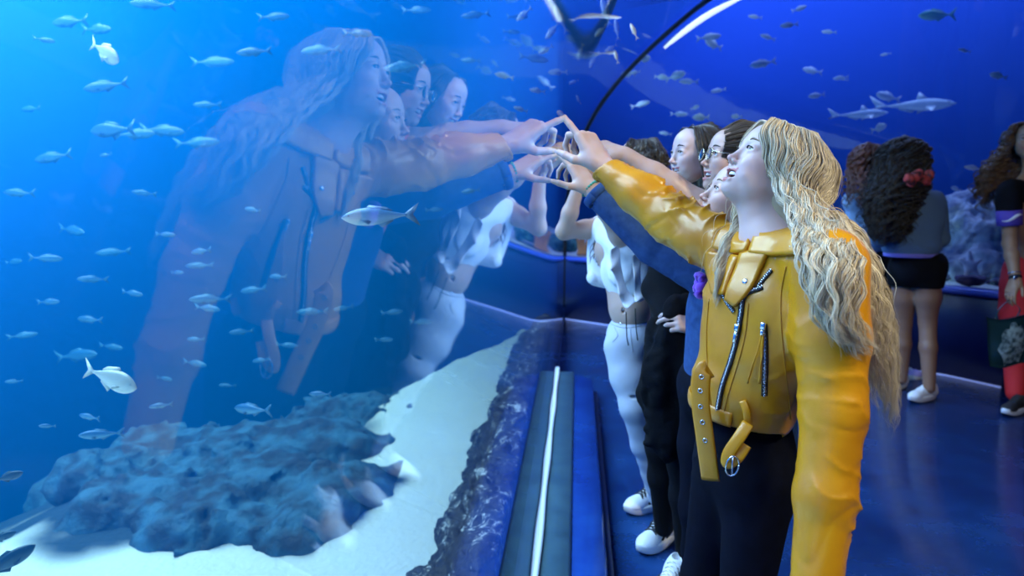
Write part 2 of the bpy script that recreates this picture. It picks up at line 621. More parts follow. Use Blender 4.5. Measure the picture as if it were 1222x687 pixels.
# ---- base wall under the far windows: solid dark blue plinth with a ledge, and the low wall end by the corner
plinth_mat = pmat('plinth_paint', (0.003, 0.009, 0.055), 0.36, noise=(3.0, (0.005, 0.015, 0.09), 0.2))
ledge_mat = pmat('ledge_paint', (0.035, 0.07, 0.42), 0.28)
def wall_band(name, i0, i1, z0, z1, a, b_, mat, bev=0.012):
    """band of wall along the plan, between offsets a (tunnel side) and b (tank side)"""
    V = []; prof = [(a, z0), (a, z1 - bev), (a - bev, z1), (b_, z1), (b_, z0)]
    for i in range(i0, i1 + 1):
        for g, z in prof:
            q = PLAN[i] + MIT[i] * g; V.append((q[0], q[1], z))
    k = len(prof); F = []
    for s in range(i1 - i0):
        for j in range(k):
            jj = (j + 1) % k
            F.append((s * k + j, (s + 1) * k + j, (s + 1) * k + jj, s * k + jj))
    F.append(tuple(range(k))); F.append(tuple((i1 - i0) * k + j for j in range(k))[::-1])
    return tag(mesh_obj(name, V, F, mat, smooth=False), kind='structure')
wall_band('wall_far', 1, 6, 0.0, 0.60, gprof(0.62) + 0.015, gprof(0.62) - 0.4, plinth_mat)
wall_band('trim_3', 1, 6, 0.60, 0.64, gprof(0.62) + 0.05, gprof(0.62) - 0.06, ledge_mat)
# thin light strip at the foot of the far wall
strip_mat = pmat('foot_strip', (0.3, 0.4, 0.8), 0.25, emit=((0.35, 0.45, 1.0), .35))
wall_band('baseboard_far', 1, 3, 0.0, 0.010, gprof(0.62) + 0.035, gprof(0.62) + 0.014, strip_mat, bev=0.004)

# ---- kerb along the foot of the left glass: grey-green channel cover, blue step, end chamfer
def kerb_band(name, o0, o1, z1, ys, ye, mat, cham=0.0, bev=0.01):
    g0 = gprof(0.12)
    V = []
    for (Y, o_in, sh) in ((ys, o1, 0), (ye, o1, -cham), ):
        for o, z in ((o0, 0.0), (o0, z1), (o_in - bev, z1), (o_in, z1 - bev), (o_in, 0.0)):
            yy = Y + (sh if o > (o0 + o1) / 2 else 0)
            V.append((KX(yy) + g0 + o, yy, z))
    F = [(j, (j + 1) % 5, 5 + (j + 1) % 5, 5 + j) for j in range(5)] + [(4, 3, 2, 1, 0), (5, 6, 7, 8, 9)]
    return tag(mesh_obj(name, V, F, mat, smooth=False), kind='structure')
kerb_grey = pmat('kerb_grey', (0.055, 0.12, 0.16), 0.4, noise=(9, (0.035, 0.085, 0.13), 0.15), bump=(60, 0.15, 0.002))
kerb_blue = pmat('kerb_blue', (0.012, 0.05, 0.30), 0.22, noise=(6, (0.02, 0.09, 0.42), 0.2), bump=(40, 0.12, 0.003))
groove = pmat('kerb_dark_side', (0.006, 0.012, 0.06), 0.4)
seal = pmat('white_sealant', (0.75, 0.8, 0.85), 0.5, bump=(120, 0.4, 0.003))
kerb_band('trim_4', 0.012, 0.115, 0.118, -3, 4.42, kerb_grey)
kerb_band('trim_5', 0.117, 0.235, 0.105, -3, 4.40, kerb_blue, 0.12)
kerb_band('trim_6', 0.237, 0.262, 0.05, -3, 4.2, groove)
# bead of white sealant at the glass foot
path = [(KX(y) + gprof(0.12) + 0.006 + 0.002 * math.sin(9 * y), y, 0.124) for y in np.linspace(-1, 4.5, 120)]
V, F = sweep(path, 0.009, 0.007, 8)
tag(mesh_obj('trim_7', V, F, seal), kind='structure')
# thin blue foot wall beneath the left glass so the tank is closed off down to the floor
def left_band(name, z0, z1, o0, o1, ys, ye, mat):
    V = [(KX(y) + gprof(0.12) + o, y, z) for y in (ys, ye) for o, z in ((o0, z0), (o0, z1), (o1, z1), (o1, z0))]
    F = [(0, 1, 5, 4), (1, 2, 6, 5), (2, 3, 7, 6), (3, 0, 4, 7), (3, 2, 1, 0), (4, 5, 6, 7)]
    return tag(mesh_obj(name, V, F, mat, smooth=False), kind='structure')
left_band('wall_left', -3.2, 0.118, -0.066, 0.0, Y0, YM, plinth_mat)

# ================================================================ water and tank shells
def water_mat(name, scol, sden, acol, aden, an=0.3):
    m, nt, out = new_mat(name)
    s = nt.nodes.new('ShaderNodeVolumeScatter'); s.inputs['Color'].default_value = (*scol, 1); s.inputs['Density'].default_value = sden
    s.inputs['Anisotropy'].default_value = an
    a = nt.nodes.new('ShaderNodeVolumeAbsorption'); a.inputs['Color'].default_value = (*acol, 1); a.inputs['Density'].default_value = aden
    ad = nt.nodes.new('ShaderNodeAddShader')
    nt.links.new(s.outputs[0], ad.inputs[0]); nt.links.new(a.outputs[0], ad.inputs[1]); nt.links.new(ad.outputs[0], out.inputs['Volume'])
    m.cycles.homogeneous_volume = True
    return m
water_l = water_mat('tank_water', (0.0, 0.22, 0.90), 0.16, (0.0, 0.72, 1.0), 0.10)
water_r = water_mat('far_tank_water', (0.02, 0.18, 1.0), 0.13, (0.0, 0.45, 1.0), 0.12)

def glass_back(i, zb, extra=0.064):
    """the wet side of the acrylic at plan vertex i, as 3-D points from bottom to top"""
    P = profile_from(zb); n = len(P); out_ = []
    for k, (g, z) in enumerate(P):
        d = P[min(k + 1, n - 1)] - P[max(k - 1, 0)]; d = d / np.linalg.norm(d)
        g2, z2 = g - extra * d[1], z + extra * d[0]
        q = PLAN[i] + MIT[i] * g2
        out_.append((q[0], q[1], z2))
    return out_
ZW = 4.6
def outward(i, dist, z):
    q = PLAN[i] - MIT[i] * dist
    return (q[0], q[1], z)
def water_body(name, idx, zb, zfloor, dist, mat):
    """closed water volume outside the acrylic for plan vertices idx; dist = how far the tank reaches"""
    rings = []
    for j, i in enumerate(idx):
        gb = glass_back(i, zb)
        top = gb[-1]
        r = [(gb[0][0], gb[0][1], zfloor)] + gb + [(top[0], top[1], ZW), outward(i, dist[j], ZW), outward(i, dist[j], zfloor)]
        rings.append(r)
    k = len(rings[0]); V = [v for r in rings for v in r]; F = []
    for s in range(len(rings) - 1):
        for j in range(k):
            jj = (j + 1) % k
            F.append((s * k + j, s * k + jj, (s + 1) * k + jj, (s + 1) * k + j))
    F.append(tuple(range(k))[::-1]); F.append(tuple((len(rings) - 1) * k + j for j in range(k)))
    o = mesh_obj(name, V, F, mat, smooth=False)
    import bmesh
    bm = bmesh.new(); bm.from_mesh(o.data); bmesh.ops.recalc_face_normals(bm, faces=bm.faces)
    if bm.calc_volume(signed=True) < 0: bmesh.ops.reverse_faces(bm, faces=bm.faces)
    bm.to_mesh(o.data); bm.free()
    tag(o, kind='structure')
    return o
water_body('water', [0, 1], 0.12, -3.2, [8.0, 4.0], water_l)
water_body('water.001', [1, 2, 3, 4, 5], 0.62, 0.0, [4.0, 5.0, 5.0, 5.0, 5.0], water_r)

# wall between the two tanks, running out from the corner joint
_a, _b = PLAN[1] - MIT[1] * .12, PLAN[1] - MIT[1] * 4.0
_t = norm(_b - _a); _n = np.array([_t[1], -_t[0]]) * .04
V = [(p[0] + s * _n[0], p[1] + s * _n[1], z) for p in (_a, _b) for s, z in ((-1, -3.2), (-1, 4.9), (1, 4.9), (1, -3.2))]
divider_paint = pmat('divider_paint', (0.0, 0.10, 0.60), 0.9)
tag(mesh_obj('wall_divider', V, [(0, 1, 5, 4), (1, 2, 6, 5), (2, 3, 7, 6), (3, 0, 4, 7), (3, 2, 1, 0), (4, 5, 6, 7)], divider_paint, smooth=False), kind='structure')

# tank back walls, painted blue
def tank_wall(name, pts, z0, z1, mat, th=0.15):
    P = np.array(pts, float); T = np.gradient(P, axis=0); T /= np.linalg.norm(T, axis=1)[:, None]
    Nn = np.stack([-T[:, 1], T[:, 0]], 1)
    V = []
    for p, q in zip(P, Nn):
        for o, z in ((0, z0), (0, z1), (th, z1), (th, z0)):
            V.append((p[0] + q[0] * o, p[1] + q[1] * o, z))
    F = []
    for s in range(len(P) - 1):
        for j in range(4):
            F.append((s * 4 + j, s * 4 + (j + 1) % 4, (s + 1) * 4 + (j + 1) % 4, (s + 1) * 4 + j))
    F += [(3, 2, 1, 0), tuple((len(P) - 1) * 4 + j for j in range(4))]
    return tag(mesh_obj(name, V, F, mat, smooth=False), kind='structure')
tank_paint = pmat('tank_wall_paint', (0.0, 0.10, 0.60), 0.9)
tank_paint2 = pmat('far_tank_wall_paint', (0.01, 0.05, 0.45), 0.9)
tank_wall('wall_tank_left', [outward(0, 8.03, 0)[:2], outward(1, 4.03, 0)[:2]], -3.2, 5.0, tank_paint)
tank_wall('wall_tank_far', [outward(i, d, 0)[:2] for i, d in ((1, 4.03), (2, 5.03), (3, 5.03), (4, 5.03), (5, 5.03))], -0.1, 5.0, tank_paint2)
tank_wall('wall_tank_near', [(0.0, -3.03), (-8.6, -3.03)], -3.2, 5.0, tank_paint)

# ================================================================ sand beds
def sand_mat_f(name, c1, c2):
    return pmat(name, c1, 0.9, noise=(5.0, c2, 0.25), bump=(30, 0.5, 0.03))
sand_mat = sand_mat_f('sand', (0.82, 0.80, 0.72), (0.60, 0.60, 0.56))
def sand_h(x, y):
    """height of the sand in the big tank"""
    d = (KX(y) - 0.06 - x)                              # distance from the glass
    h = -0.22 - 0.16 * (1 - np.exp(-np.maximum(d, 0) / 1.2)) 
    P = np.stack([x, y, 0 * x], -1)
    # the bed falls away into deep water beyond the reef
    edge = np.interp(y, [2.7, 3.3, 4.0, 5.1, 6.4, 7.4], [-2.6, -1.0, -.80, -1.0, -.55, .1])
    far_ = np.clip((edge + .05 - x) / .7, 0, 1); far_ = far_ * far_ * (3 - 2 * far_)
    h = h - far_ * np.clip(y - 4.3, 0, 5) * .55 - np.clip(d - 2.6, 0, 4) * .45 * np.clip((y - 1.5) / 1.5, 0, 1)
    h = np.maximum(h, -2.9)
    return h + 0.035 * fbm(P, 0.9, 3) + 0.012 * vnoise(P * np.array([1, 3.0, 1]), 2.2)
ny, nx = 330, 220
ys = np.linspace(Y0, 14.0, ny)
V = []
for y in ys:
    x1 = KX(min(y, YM)) - 0.13 if y <= YM else PLAN[1][0] + (y - YM) * (-0.383) - 0.10
    x0 = -7.9 + max(0, (y + 3) / 17 * 4.5)
    xs = x1 - (x1 - x0) * np.linspace(0, 1, nx) ** 1.6
    V.append(np.stack([xs, np.full(nx, y), np.zeros(nx)], -1))
V = np.concatenate(V); V[:, 2] = sand_h(V[:, 0], V[:, 1])
I = np.arange(ny * nx).reshape(ny, nx)
F = np.stack([I[:-1, :-1], I[1:, :-1], I[1:, 1:], I[:-1, 1:]], -1).reshape(-1, 4)
# pale sand in front and along the ledge, dark stony bed further out
nz = .22 * fbm(V * np.array([1, 1, 0]), 1.1, 4)
bx_ = np.interp(V[:, 1], [2.7, 3.3, 4.0, 5.1, 6.4, 7.4], [-2.6, -1.0, -.80, -1.0, -.55, .1])
stone = np.clip(((bx_ + nz - V[:, 0]) / .28), 0, 1) * np.clip((V[:, 1] - 2.95 + nz) / .12, 0, 1)
speck = np.clip(fbm(V * np.array([1.0, 2.2, 0]), 2.6, 4) * 1.6 - .30, 0, 1) * .20
stone = stone * (1 - speck)
cg = np.array([.70, .70, .71]) * (1 - stone[:, None]) + np.array([.008, .030, .055]) * stone[:, None]
sand_bed = pmat('sand_bed', (0.82, 0.80, 0.72), 0.9, col_attr=True, bump=(30, 0.5, 0.03))
tag(mesh_obj('ground', V, F, sand_bed, None, cg), kind='structure')

# ================================================================ rocks
rock_dark = pmat('reef_rock', (0.008, 0.016, 0.026), 0.8, noise=(7, (0.03, 0.11, 0.19), 0.10), bump=(22, 0.9, 0.03))  # bluish patches put water haze into the rock colour
rock_ledge = pmat('ledge_rock', (0.022, 0.014, 0.018), 0.6, noise=(9, (0.85, 0.85, 0.88), 0.045), bump=(26, 1.0, 0.03))
# the pale crust covers only part of the ledge rock
for n_ in rock_ledge.node_tree.nodes:
    if n_.type == 'VALTORGB':
        n_.color_ramp.elements[0].position = 0.55; n_.color_ramp.elements[1].position = 0.61
    if n_.type == 'TEX_NOISE' and abs(n_.inputs['Scale'].default_value - 9) < .1:
        n_.inputs['Roughness'].default_value = 0.85; n_.inputs['Detail'].default_value = 10
rock_pale = pmat('far_reef_rock', (0.10, 0.12, 0.22), 0.8, noise=(6, (0.75, 0.78, 0.85), 0.16), bump=(14, 1.0, 0.05))
_br = {}
def ball_grid(nu, nv):
    if (nu, nv) not in _br: _br[(nu, nv)] = uvball((0, 0, 0), (1, 1, 1), None, nu, nv)
    return _br[(nu, nv)]
def rock(name, c, r, seed, mat, label, cat='rock', group=None, rz=0.0, rough=0.28, res=56):
    V, F = ball_grid(res, res // 2)
    Nn = V
    d = 1 + rough * fbm(V * 1.0 + seed * 5.31, 1.3, 5) 
    ridg = 1 - np.abs(fbm(V + seed * 2.17, 2.1, 3))
    d = d + rough * 0.35 * (ridg - 0.5)
    Vv = V * d[:, None] * np.asarray(r)
    cz, sz = math.cos(rz), math.sin(rz)
    Vv = Vv @ np.array([[cz, sz, 0], [-sz, cz, 0], [0, 0, 1]])
    o = mesh_obj(name, Vv, F, mat)
    o.location = [float(v) for v in c]
    return tag(o, label, cat, group)
rr = random.Random(3)
def rock_mass(name, lumps, h, amp, f, mat, label, cat='rock', cut=None):
    S = Sdf()
    for c, r in lumps: S.ell(c, r, k=.10)
    S.disp(lambda P: -amp * fbm(P, f, 3) - amp * .5 * (1 - np.abs(vnoise(P, f * 2.1))) ** 2 + amp * .3 * vnoise(P, f * 6))
    if cut: cut(S)
    V, F = sdf_mesh(S, h)
    return tag(mesh_obj(name, V, F, mat), label, cat)
lumps = []
for i in range(26):
    y = 0.7 + i * 0.225
    wdt = 0.10 + 0.04 * rr.random()
    lumps.append(((KX(y) + gprof(0.12) - 0.09 - wdt * .7, y, -0.12 + 0.06 * rr.random()), (wdt, 0.24, 0.20 + 0.05 * rr.random())))
    lumps.append(((KX(y) + gprof(0.12) - 0.16 - wdt * 1.2, y + .1, -0.24), (wdt, 0.2, 0.14 + 0.05 * rr.random())))
gp = np.array([KX(0) + gprof(.12) - .125, 0, 0])
rock_mass('rock_ledge', lumps, .014, .040, 7, rock_ledge, 'long dark rock ledge crusted with white sediment behind the foot of the glass',
          cut=lambda S: S.plane(gp, (NL[0], NL[1], 0)))
lumps = []
for px, py, s in [(175, 600, .26), (215, 635, .22), (260, 560, .36), (300, 620, .30), (335, 585, .32), (360, 640, .2), (395, 600, .30),
                  (150, 560, .34), (215, 525, .45), (300, 520, .42), (370, 530, .45), (250, 490, .6), (350, 490, .6), (120, 620, .16),
                  (160, 500, .6), (415, 490, .5)]:
    p = UZ(px, py, -0.36)
    lumps.append(((p[0], p[1], sand_h(np.array([p[0]]), np.array([p[1]]))[0] - 0.01), (s * 1.1, s * 0.8, s * 0.20 + .05)))
rock_mass('low_reef', lumps, .024, .085, 3.2, rock_dark, 'low dark reef of weathered rock spreading over the pale sand', 'reef')

# far tank: sand shelf and reef rocks
def shelf(name, i0, i1, z, dist, mat):
    V = []; m_ = 40; ids = list(range(i0, i1 + 1)); rows = []
    for s in range(len(ids) - 1):
        for t in np.linspace(0, 1, 40, endpoint=(s == len(ids) - 2)):
            a = PLAN[ids[s]] * (1 - t) + PLAN[ids[s + 1]] * t
            mm = MIT[ids[s]] * (1 - t) + MIT[ids[s + 1]] * t
            rows.append([(a - mm * (0.10 - gprof(0.62) * 1 + u)).tolist() for u in np.linspace(0, 1, m_) ** 1.5 * dist])
    R_ = np.array(rows); V = np.concatenate([R_, np.zeros(R_.shape[:2] + (1,))], -1).reshape(-1, 3)
    V[:, 2] = z + 0.03 * fbm(V * np.array([1, 1, 0]), 1.4, 4)
    I = np.arange(len(V)).reshape(len(rows), m_)
    F = np.stack([I[:-1, :-1], I[1:, :-1], I[1:, 1:], I[:-1, 1:]], -1).reshape(-1, 4)
    return tag(mesh_obj(name, V, F, mat), kind='structure')
shelf('ground.001', 1, 4, 0.60, 3.6, sand_mat)
def FT(px, py, back):
    """point behind the far glass: where the pixel's ray reaches 'back' metres beyond the wall's foot line"""
    a, b = PLAN[1], PLAN[2]
    t = norm(np.array([b[0] - a[0], b[1] - a[1]])); n_ = np.array([t[1], -t[0]])
    r = U(px, py, 1.0); d = np.array([r[0], r[1]])
    k = ((a @ n_) - back) / (d @ n_)
    return U(px, py, k)
lumps = []
for px, py, s, back in [(1165, 305, .26, 1.0), (1190, 280, .32, 1.3), (1150, 290, .30, 1.4), (1215, 300, .30, 1.1), (1175, 262, .34, 1.7), (1205, 248, .40, 2.0), (1140, 262, .3, 2.2),
                        (1135, 300, .20, 1.0), (1060, 300, .30, 1.4), (1020, 300, .32, 1.5), (980, 305, .3, 1.3), (1240, 265, .4, 1.6), (1095, 290, .30, 1.2)]:
    p = FT(px, py, back); lumps.append(((p[0], p[1], max(p[2] - .05, .66)), (s, s * .9, s * .62)))
rock_mass('far_reef', lumps, .03, .10, 3.6, rock_pale, 'pale encrusted reef heaped up behind the far glass', 'reef')
k = 0
coral_dark = pmat('dark_flat_coral', (0.03, 0.02, 0.06), 0.8, noise=(10, (0.10, 0.07, 0.16), .15), bump=(30, .8, .02))
for px, py, s in [(1158, 331, .10), (1196, 329, .08), (1118, 325, .09)]:
    p = FT(px, py, .45)
    rock('flat_coral', (p[0], p[1], 0.65), (s, s * .8, s * .38), 100 + k, coral_dark, 'small dark flat coral lump on the white sand behind the far glass', 'coral', 'dark coral lumps on the sand', rough=.3, res=32); k += 1
# little reef at the corner end of the far window, in orange and green
green_coral = pmat('green_coral', (0.02, 0.10, 0.07), 0.8, noise=(16, (0.20, 0.45, 0.34), .12), bump=(30, .8, .03))
orange_coral = pmat('orange_coral', (0.75, 0.25, 0.07), 0.7, bump=(60, .4, .01))
for j, (px, py, s, mt, lb, ct) in enumerate([(678, 296, .11, green_coral, 'green mossy coral lump at the corner where the two windows meet', 'coral'),
        (712, 303, .10, green_coral, 'green coral lump in front of the dark rocks beside the orange sponge', 'coral'),
        (744, 292, .11, rock_dark, 'dark brown rock right of the orange sponge behind the corner window', 'rock'),
        (768, 296, .14, green_coral, 'green coral lump half hidden behind the raised bare arm', 'coral')]):
    p = FT(px, py, .62)
    rock('coral_lump' if ct == 'coral' else 'reef_rock', (p[0], p[1], .70), (s, s * .8, s * .75), 140 + j, mt, lb, ct, rough=.45)
p = FT(694, 300, .42)
parts_ = []
for j in range(4):
    a = rr.random() * 6
    pa = [(p[0] + .02 * j - .03, p[1], .62), (p[0] + .02 * j - .03 + .02 * math.cos(a), p[1] + .02, .72), (p[0] + .03 * j - .04 + .05 * math.cos(a), p[1], .80 + .04 * rr.random())]
    parts_.append(sweep(spline(pa, 12), np.linspace(.022, .012, 12), None, 8))
tag(mesh_obj('tube_sponge', *merge(parts_), orange_coral), 'orange branching tube sponge on the sand behind the corner window', 'sponge')

# ================================================================ people: shared modelling
SKIN = pmat('skin', (0.6, 0.4, 0.3), 0.42, spec=0.4, col_attr=True, sss=0.25, bump=(350, 0.06, 0.001))
EYE = pmat('eyeball', (0.9, 0.9, 0.9), 0.18, col_attr=True)
TEETH = pmat('teeth', (0.74, 0.72, 0.66), 0.3)
GOLD = pmat('gold_metal', (0.85, 0.62, 0.25), 0.25, metal=1.0)
STEEL = pmat('polished_steel', (0.72, 0.73, 0.75), 0.22, metal=1.0)

def hair_mat(name, col, dark, rough=0.38, spec=0.5):
    m, nt, out = new_mat(name)
    N, L = nt.nodes, nt.links
    b = N.new('ShaderNodeBsdfPrincipled'); L.new(b.outputs[0], out.inputs[0])
    a = N.new('ShaderNodeAttribute'); a.attribute_name = 'Col'
    sp = N.new('ShaderNodeSeparateColor'); L.new(a.outputs['Color'], sp.inputs[0])
    mx = N.new('ShaderNodeMix'); mx.data_type = 'RGBA'
    L.new(sp.outputs[0], mx.inputs[0]); mx.inputs[6].default_value = (*dark, 1); mx.inputs[7].default_value = (*col, 1)
    L.new(mx.outputs[2], b.inputs['Base Color'])
    b.inputs['Roughness'].default_value = rough; b.inputs['Specular IOR Level'].default_value = spec
    b.inputs['Sheen Weight'].default_value = 0.15
    return m

def head_ops(S, H, mouth=1.0, smile=1.0, eye=1.0):
    """head in the frame H (x forward, y left, z up, origin between the ears at eye height)"""
    m = dict(M=H)
    S.ell((-.014, 0, .026), (.090, .073, .074), k=.01, **m)
    S.ell((.022, 0, -.018), (.064, .059, .082), k=.03, **m)
    S.ell((.040, 0, .038), (.046, .055, .044), k=.03, **m)
    for s in (-1, 1):
        S.cone((-.002, s * .047, -.050), (.052, s * .012, -.089), .019, .014, k=.028, **m)
        S.ell((.056, s * .038, -.027 + .003 * smile), (.027, .023, .022), k=.024, **m)
        S.ell((.036, s * .038, -.055), (.030, .020, .030), k=.024, **m)
    S.ell((.068, 0, -.091), (.0175, .019, .0150), k=.02, **m)
    S.ell((.066, 0, -.060), (.022, .029, .025), k=.018, **m)
    for s in (-1, 1):
        S.ell((.101, s * .033, .0005), (.0165, .019, .0115), k=.016, mode='s', **m)
        S.cone((.082, s * .013, .0185), (.070, s * .044, .020), .0060, .005, k=.014, **m)
    S.cone((.0850, 0, .008), (.0985, 0, -.026), .0046, .0066, k=.012, **m)
    S.ell((.1015, 0, -.0310), (.0090, .0082, .0075), k=.006, **m)
    for s in (-1, 1):
        S.ell((.0925, s * .0102, -.0355), (.0080, .0052, .0055), k=.005, **m)
        S.ell((.0970, s * .0052, -.0410), (.0042, .0024, .0036), k=.002, mode='s', **m)
        # lids round the eyeball, with the almond opening cut
        S.ell((.0745, s * .0325, .0015), (.0145, .0165, .0135), k=.006, **m)
        S.ell((.0915, s * .0335, .0008), (.0135, .0132, .0012 + .0042 * eye), k=.0015, mode='s', **m)
    up = .008 * smile
    zo = .0035 + .0085 * mouth
    zc = -.0590
    for s in (-1, 1):
        S.chain([(.0895, 0, zc + .003), (.0870, s * .013, zc + .0035), (.0725, s * .0285, zc - .001 + up)], [.0042, .0038, .0022], k=.004, **m)
        S.chain([(.0860, 0, zc - zo * 1.25), (.0830, s * .014, zc - zo), (.0725, s * .0285, zc - .002 + up)], [.0052, .0045, .0022], k=.004, **m)
        S.cone((.074, s * .030, -.038), (.066, s * .038, -.056), .0075, .006, k=.018, **m)
    if mouth > 0.05:
        S.ell((.080, 0, zc - zo * 0.45 + up * .2), (.024, .0245, zo * 0.66), k=.002, mode='s', **m)
    for s in (-1, 1):
        Re = frame((1, s * .45, 0.25), (-.15, 0, 1))
        S.ell((-.006, s * .0745, -.014), (.016, .0055, .027), Re, k=.006, **m)
        S.ell((-.002, s * .0795, -.012), (.0088, .0045, .016), Re, k=.003, mode='s', **m)

def face_color(V, H, base, lip=(0.52, 0.16, 0.14), blush=0.5, mouth=1.0, smile=1.0):
    q = H.inv(V); base = np.asarray(base, float)
    c = np.tile(base, (len(V), 1))
    def w(cx, r):
        d = np.sqrt((((q - np.asarray(cx)) / np.asarray(r)) ** 2).sum(-1)); return np.clip(1.3 - d, 0, 1)[:, None]
    for s in (-1, 1):
        c = c * (1 - .30 * blush * w((.062, s * .04, -.032), (.03, .03, .03)) * np.array([.0, .6, .5]))
    c = c * (1 - .25 * w((.11, 0, -.033), (.014, .014, .012)) * np.array([0, .5, .4]))
    up = .008 * smile; zo = .0035 + .0085 * mouth; zc = -.0590
    ay = np.abs(q[:, 1]); t = np.clip(ay / .0285, 0, 1)
    zu = zc + .003 + (up - .004) * t ** 2; zl = (zc - zo * 1.25) + (up + zo * 1.25 - .002) * t ** 2
    inl = (ay < .031) & (q[:, 0] > .068) & (q[:, 2] < zu + .0045 - .003 * t) & (q[:, 2] > zl - .0055 + .003 * t)
    c[inl] = lip
    cav = (ay < .026) & (q[:, 0] < .0845 - .2 * ay) & (q[:, 0] > .05) & (q[:, 2] < zu + .001) & (q[:, 2] > zl + .001) & (mouth > .05)
    c[cav] = (0.10, 0.015, 0.015)
    return c

def face_extras(P, H, mouth=1.0, smile=1.0, gaze=(1, 0, 0.1), iris=(0.05, 0.09, 0.10), brow=(0.10, 0.06, 0.04), sides=(-1, 1), lash=(0.01, 0.008, 0.007)):
    for s in sides:
        c = np.array((.0735, s * .0325, .0012)); r = .0132
        V, F = uvball((0, 0, 0), (r, r, r), None, 32, 24)
        g = norm(np.array(gaze) + np.array((0, s * 0.0, 0)))
        a = (V / r) @ g
        col = np.where(a[:, None] > .985, [0.004, .004, .004], np.where(a[:, None] > .90, iris, [0.62, 0.61, 0.60]))
        mesh_obj('eye', H.p(V + c), F, EYE, P, col)
        path = spline([(.0855, s * .012, .0185), (.0855, s * .026, .0255), (.0735, s * .046, .0215)], 12)
        path = path + np.array([.004, 0, 0])
        V, F = sweep(H.p(path), np.linspace(.0032, .0016, 12) * H.s, np.linspace(.0016, .0008, 12) * H.s, 6, up=H.R @ np.array([1, 0, 0]))
        mesh_obj('eyebrow', V, F, pmat('eyebrow_hair', brow, 0.7), P)
        lp = spline([(.0868, s * .0215, .0015), (.0900, s * .0300, .0055), (.0850, s * .0400, .0040), (.0790, s * .0450, .0005)], 12) + np.array([.0012, 0, 0])
        V, F = sweep(H.p(lp), .0010 * H.s, .0022 * H.s, 5, up=H.R @ np.array([1, 0, 0.3]))
        mesh_obj('eyelashes', V, F, pmat('eyelashes', lash, 0.7), P)
    if mouth > .05:
        zc = -.0590
        pts = [(.0830 - 22 * y * y, y, zc - .0005 + 4 * y * y * smile) for y in np.linspace(-.0235, .0235, 13)]
        V, F = sweep(H.p(pts), .0018 * H.s, .0048 * H.s, 8, up=H.R @ np.array([0, 0, 1.0]))
        mesh_obj('teeth', V, F, TEETH, P)

FING = [((.086, .027), (.036, .023, .019)), ((.090, .0095), (.040, .026, .020)), ((.086, -.0085), (.036, .025, .019)), ((.078, -.025), (.028, .019, .017))]
def hand_ops(S, M, side=1, curl=((0, 0, 0),) * 4, thumb=((.3, 1.0, -.3), (.6, .8, -.2)), spread=(0.06, 0.02, -.03, -.09)):
    """right hand: side=+1 (thumb on +y), left: -1; M frame at the wrist: x to the fingers, z out of the back of the hand. Returns nail spots"""
    m = dict(M=M); sd = side
    S.rbox((.048, 0, -.001), (.046, .035, .0125), .012, k=.012, **m)
    S.cone((-.01, 0, 0), (.03, 0, 0), .0235, .025, k=.02, flat=((0, 0, 1), .72), **m)
    S.ell((.028, sd * .022, -.009), (.030, .017, .014), k=.012, **m)
    S.ell((.034, sd * -.020, -.008), (.034, .014, .012), k=.012, **m)
    nails = []
    for (b, L), cu, sp in zip(FING, curl, spread):
        p = np.array([b[0], sd * b[1], .001]); a = 0.0
        rs = (.0088, .0080, .0072, .0060)
        side_v = sp * sd
        S.cone(p - np.array([.03, 0, .002]), p, .0095, .0092, k=.008, **m)
        for j in range(3):
            a += cu[j]
            d = np.array([math.cos(a) * math.cos(side_v), math.cos(a) * math.sin(side_v), -math.sin(a)])
            q = p + d * L[j]
            S.cone(p, q, rs[j], rs[j + 1], k=.0025, **m)
            n_ = np.array([math.sin(a), 0, math.cos(a)])
            p = q
        nails.append((p - d * .006 + n_ * .0052, d, n_))
    t0 = np.array([.018, sd * .022, -.008])
    d1 = norm(np.array(thumb[0]) * np.array([1, sd, 1])); d2 = norm(np.array(thumb[1]) * np.array([1, sd, 1]))
    t1 = t0 + d1 * .040; t2 = t1 + d2 * .030; t3 = t2 + d2 * .020
    S.cone(t0, t1, .0135, .0105, k=.012, **m); S.cone(t1, t2, .0102, .0092, k=.003, **m); S.cone(t2, t3, .0092, .0070, k=.003, **m)
    return nails

def nail_meshes(P, M, nails, mat):
    for p, d, n_ in nails:
        R = np.stack([d, np.cross(n_, d), n_], 1)
        V, F = uvball((0, 0, 0), (.0062, .0045, .0016), R, 12, 8)
        mesh_obj('fingernail', M.p(V + p), F, mat, P)

def limb(S, a, b, c, r, k=.02):
    """tapering two-segment limb a-b-c with radii r = (at a, mid bulge, at b, mid bulge lower, at c)"""
    a, b, c = map(np.asarray, (a, b, c))
    S.cone(a, a * .6 + b * .4, r[0], r[1], k=k); S.cone(a * .6 + b * .4, b, r[1], r[2], k=k)
    S.cone(b, b * .65 + c * .35, r[2], r[3], k=k); S.cone(b * .65 + c * .35, c, r[3], r[4], k=k)

def ray_hit(S, px, py, y0=0.6, y1=5.0, step=.004):
    """first point of the modelled surface along a sight line"""
    o = U(px, py, y0); d = norm(o - np.array([0, 0, CAM_Z])); t = 0.0
    n = int((y1 - y0) / step / 4)
    for seg in range(4000):
        P = o + d * t
        D = np.array([9.0])
        for op in S.ops: D = _apply(D, op, P[None])
        if D[0] < .0008: return P
        t += max(D[0] * .7, .0006)
        if P[1] > y1: break
    return None

def sdf_val(S, P):
    D = np.full(P.shape[:-1], 9.0)
    for op in S.ops: D = _apply(D, op, P)
    return D
def sdf_normal(S, p, e=.002):
    P = np.array([p + e * v for v in np.vstack([np.eye(3), -np.eye(3)])])
    D = sdf_val(S, P); return norm(D[:3] - D[3:])

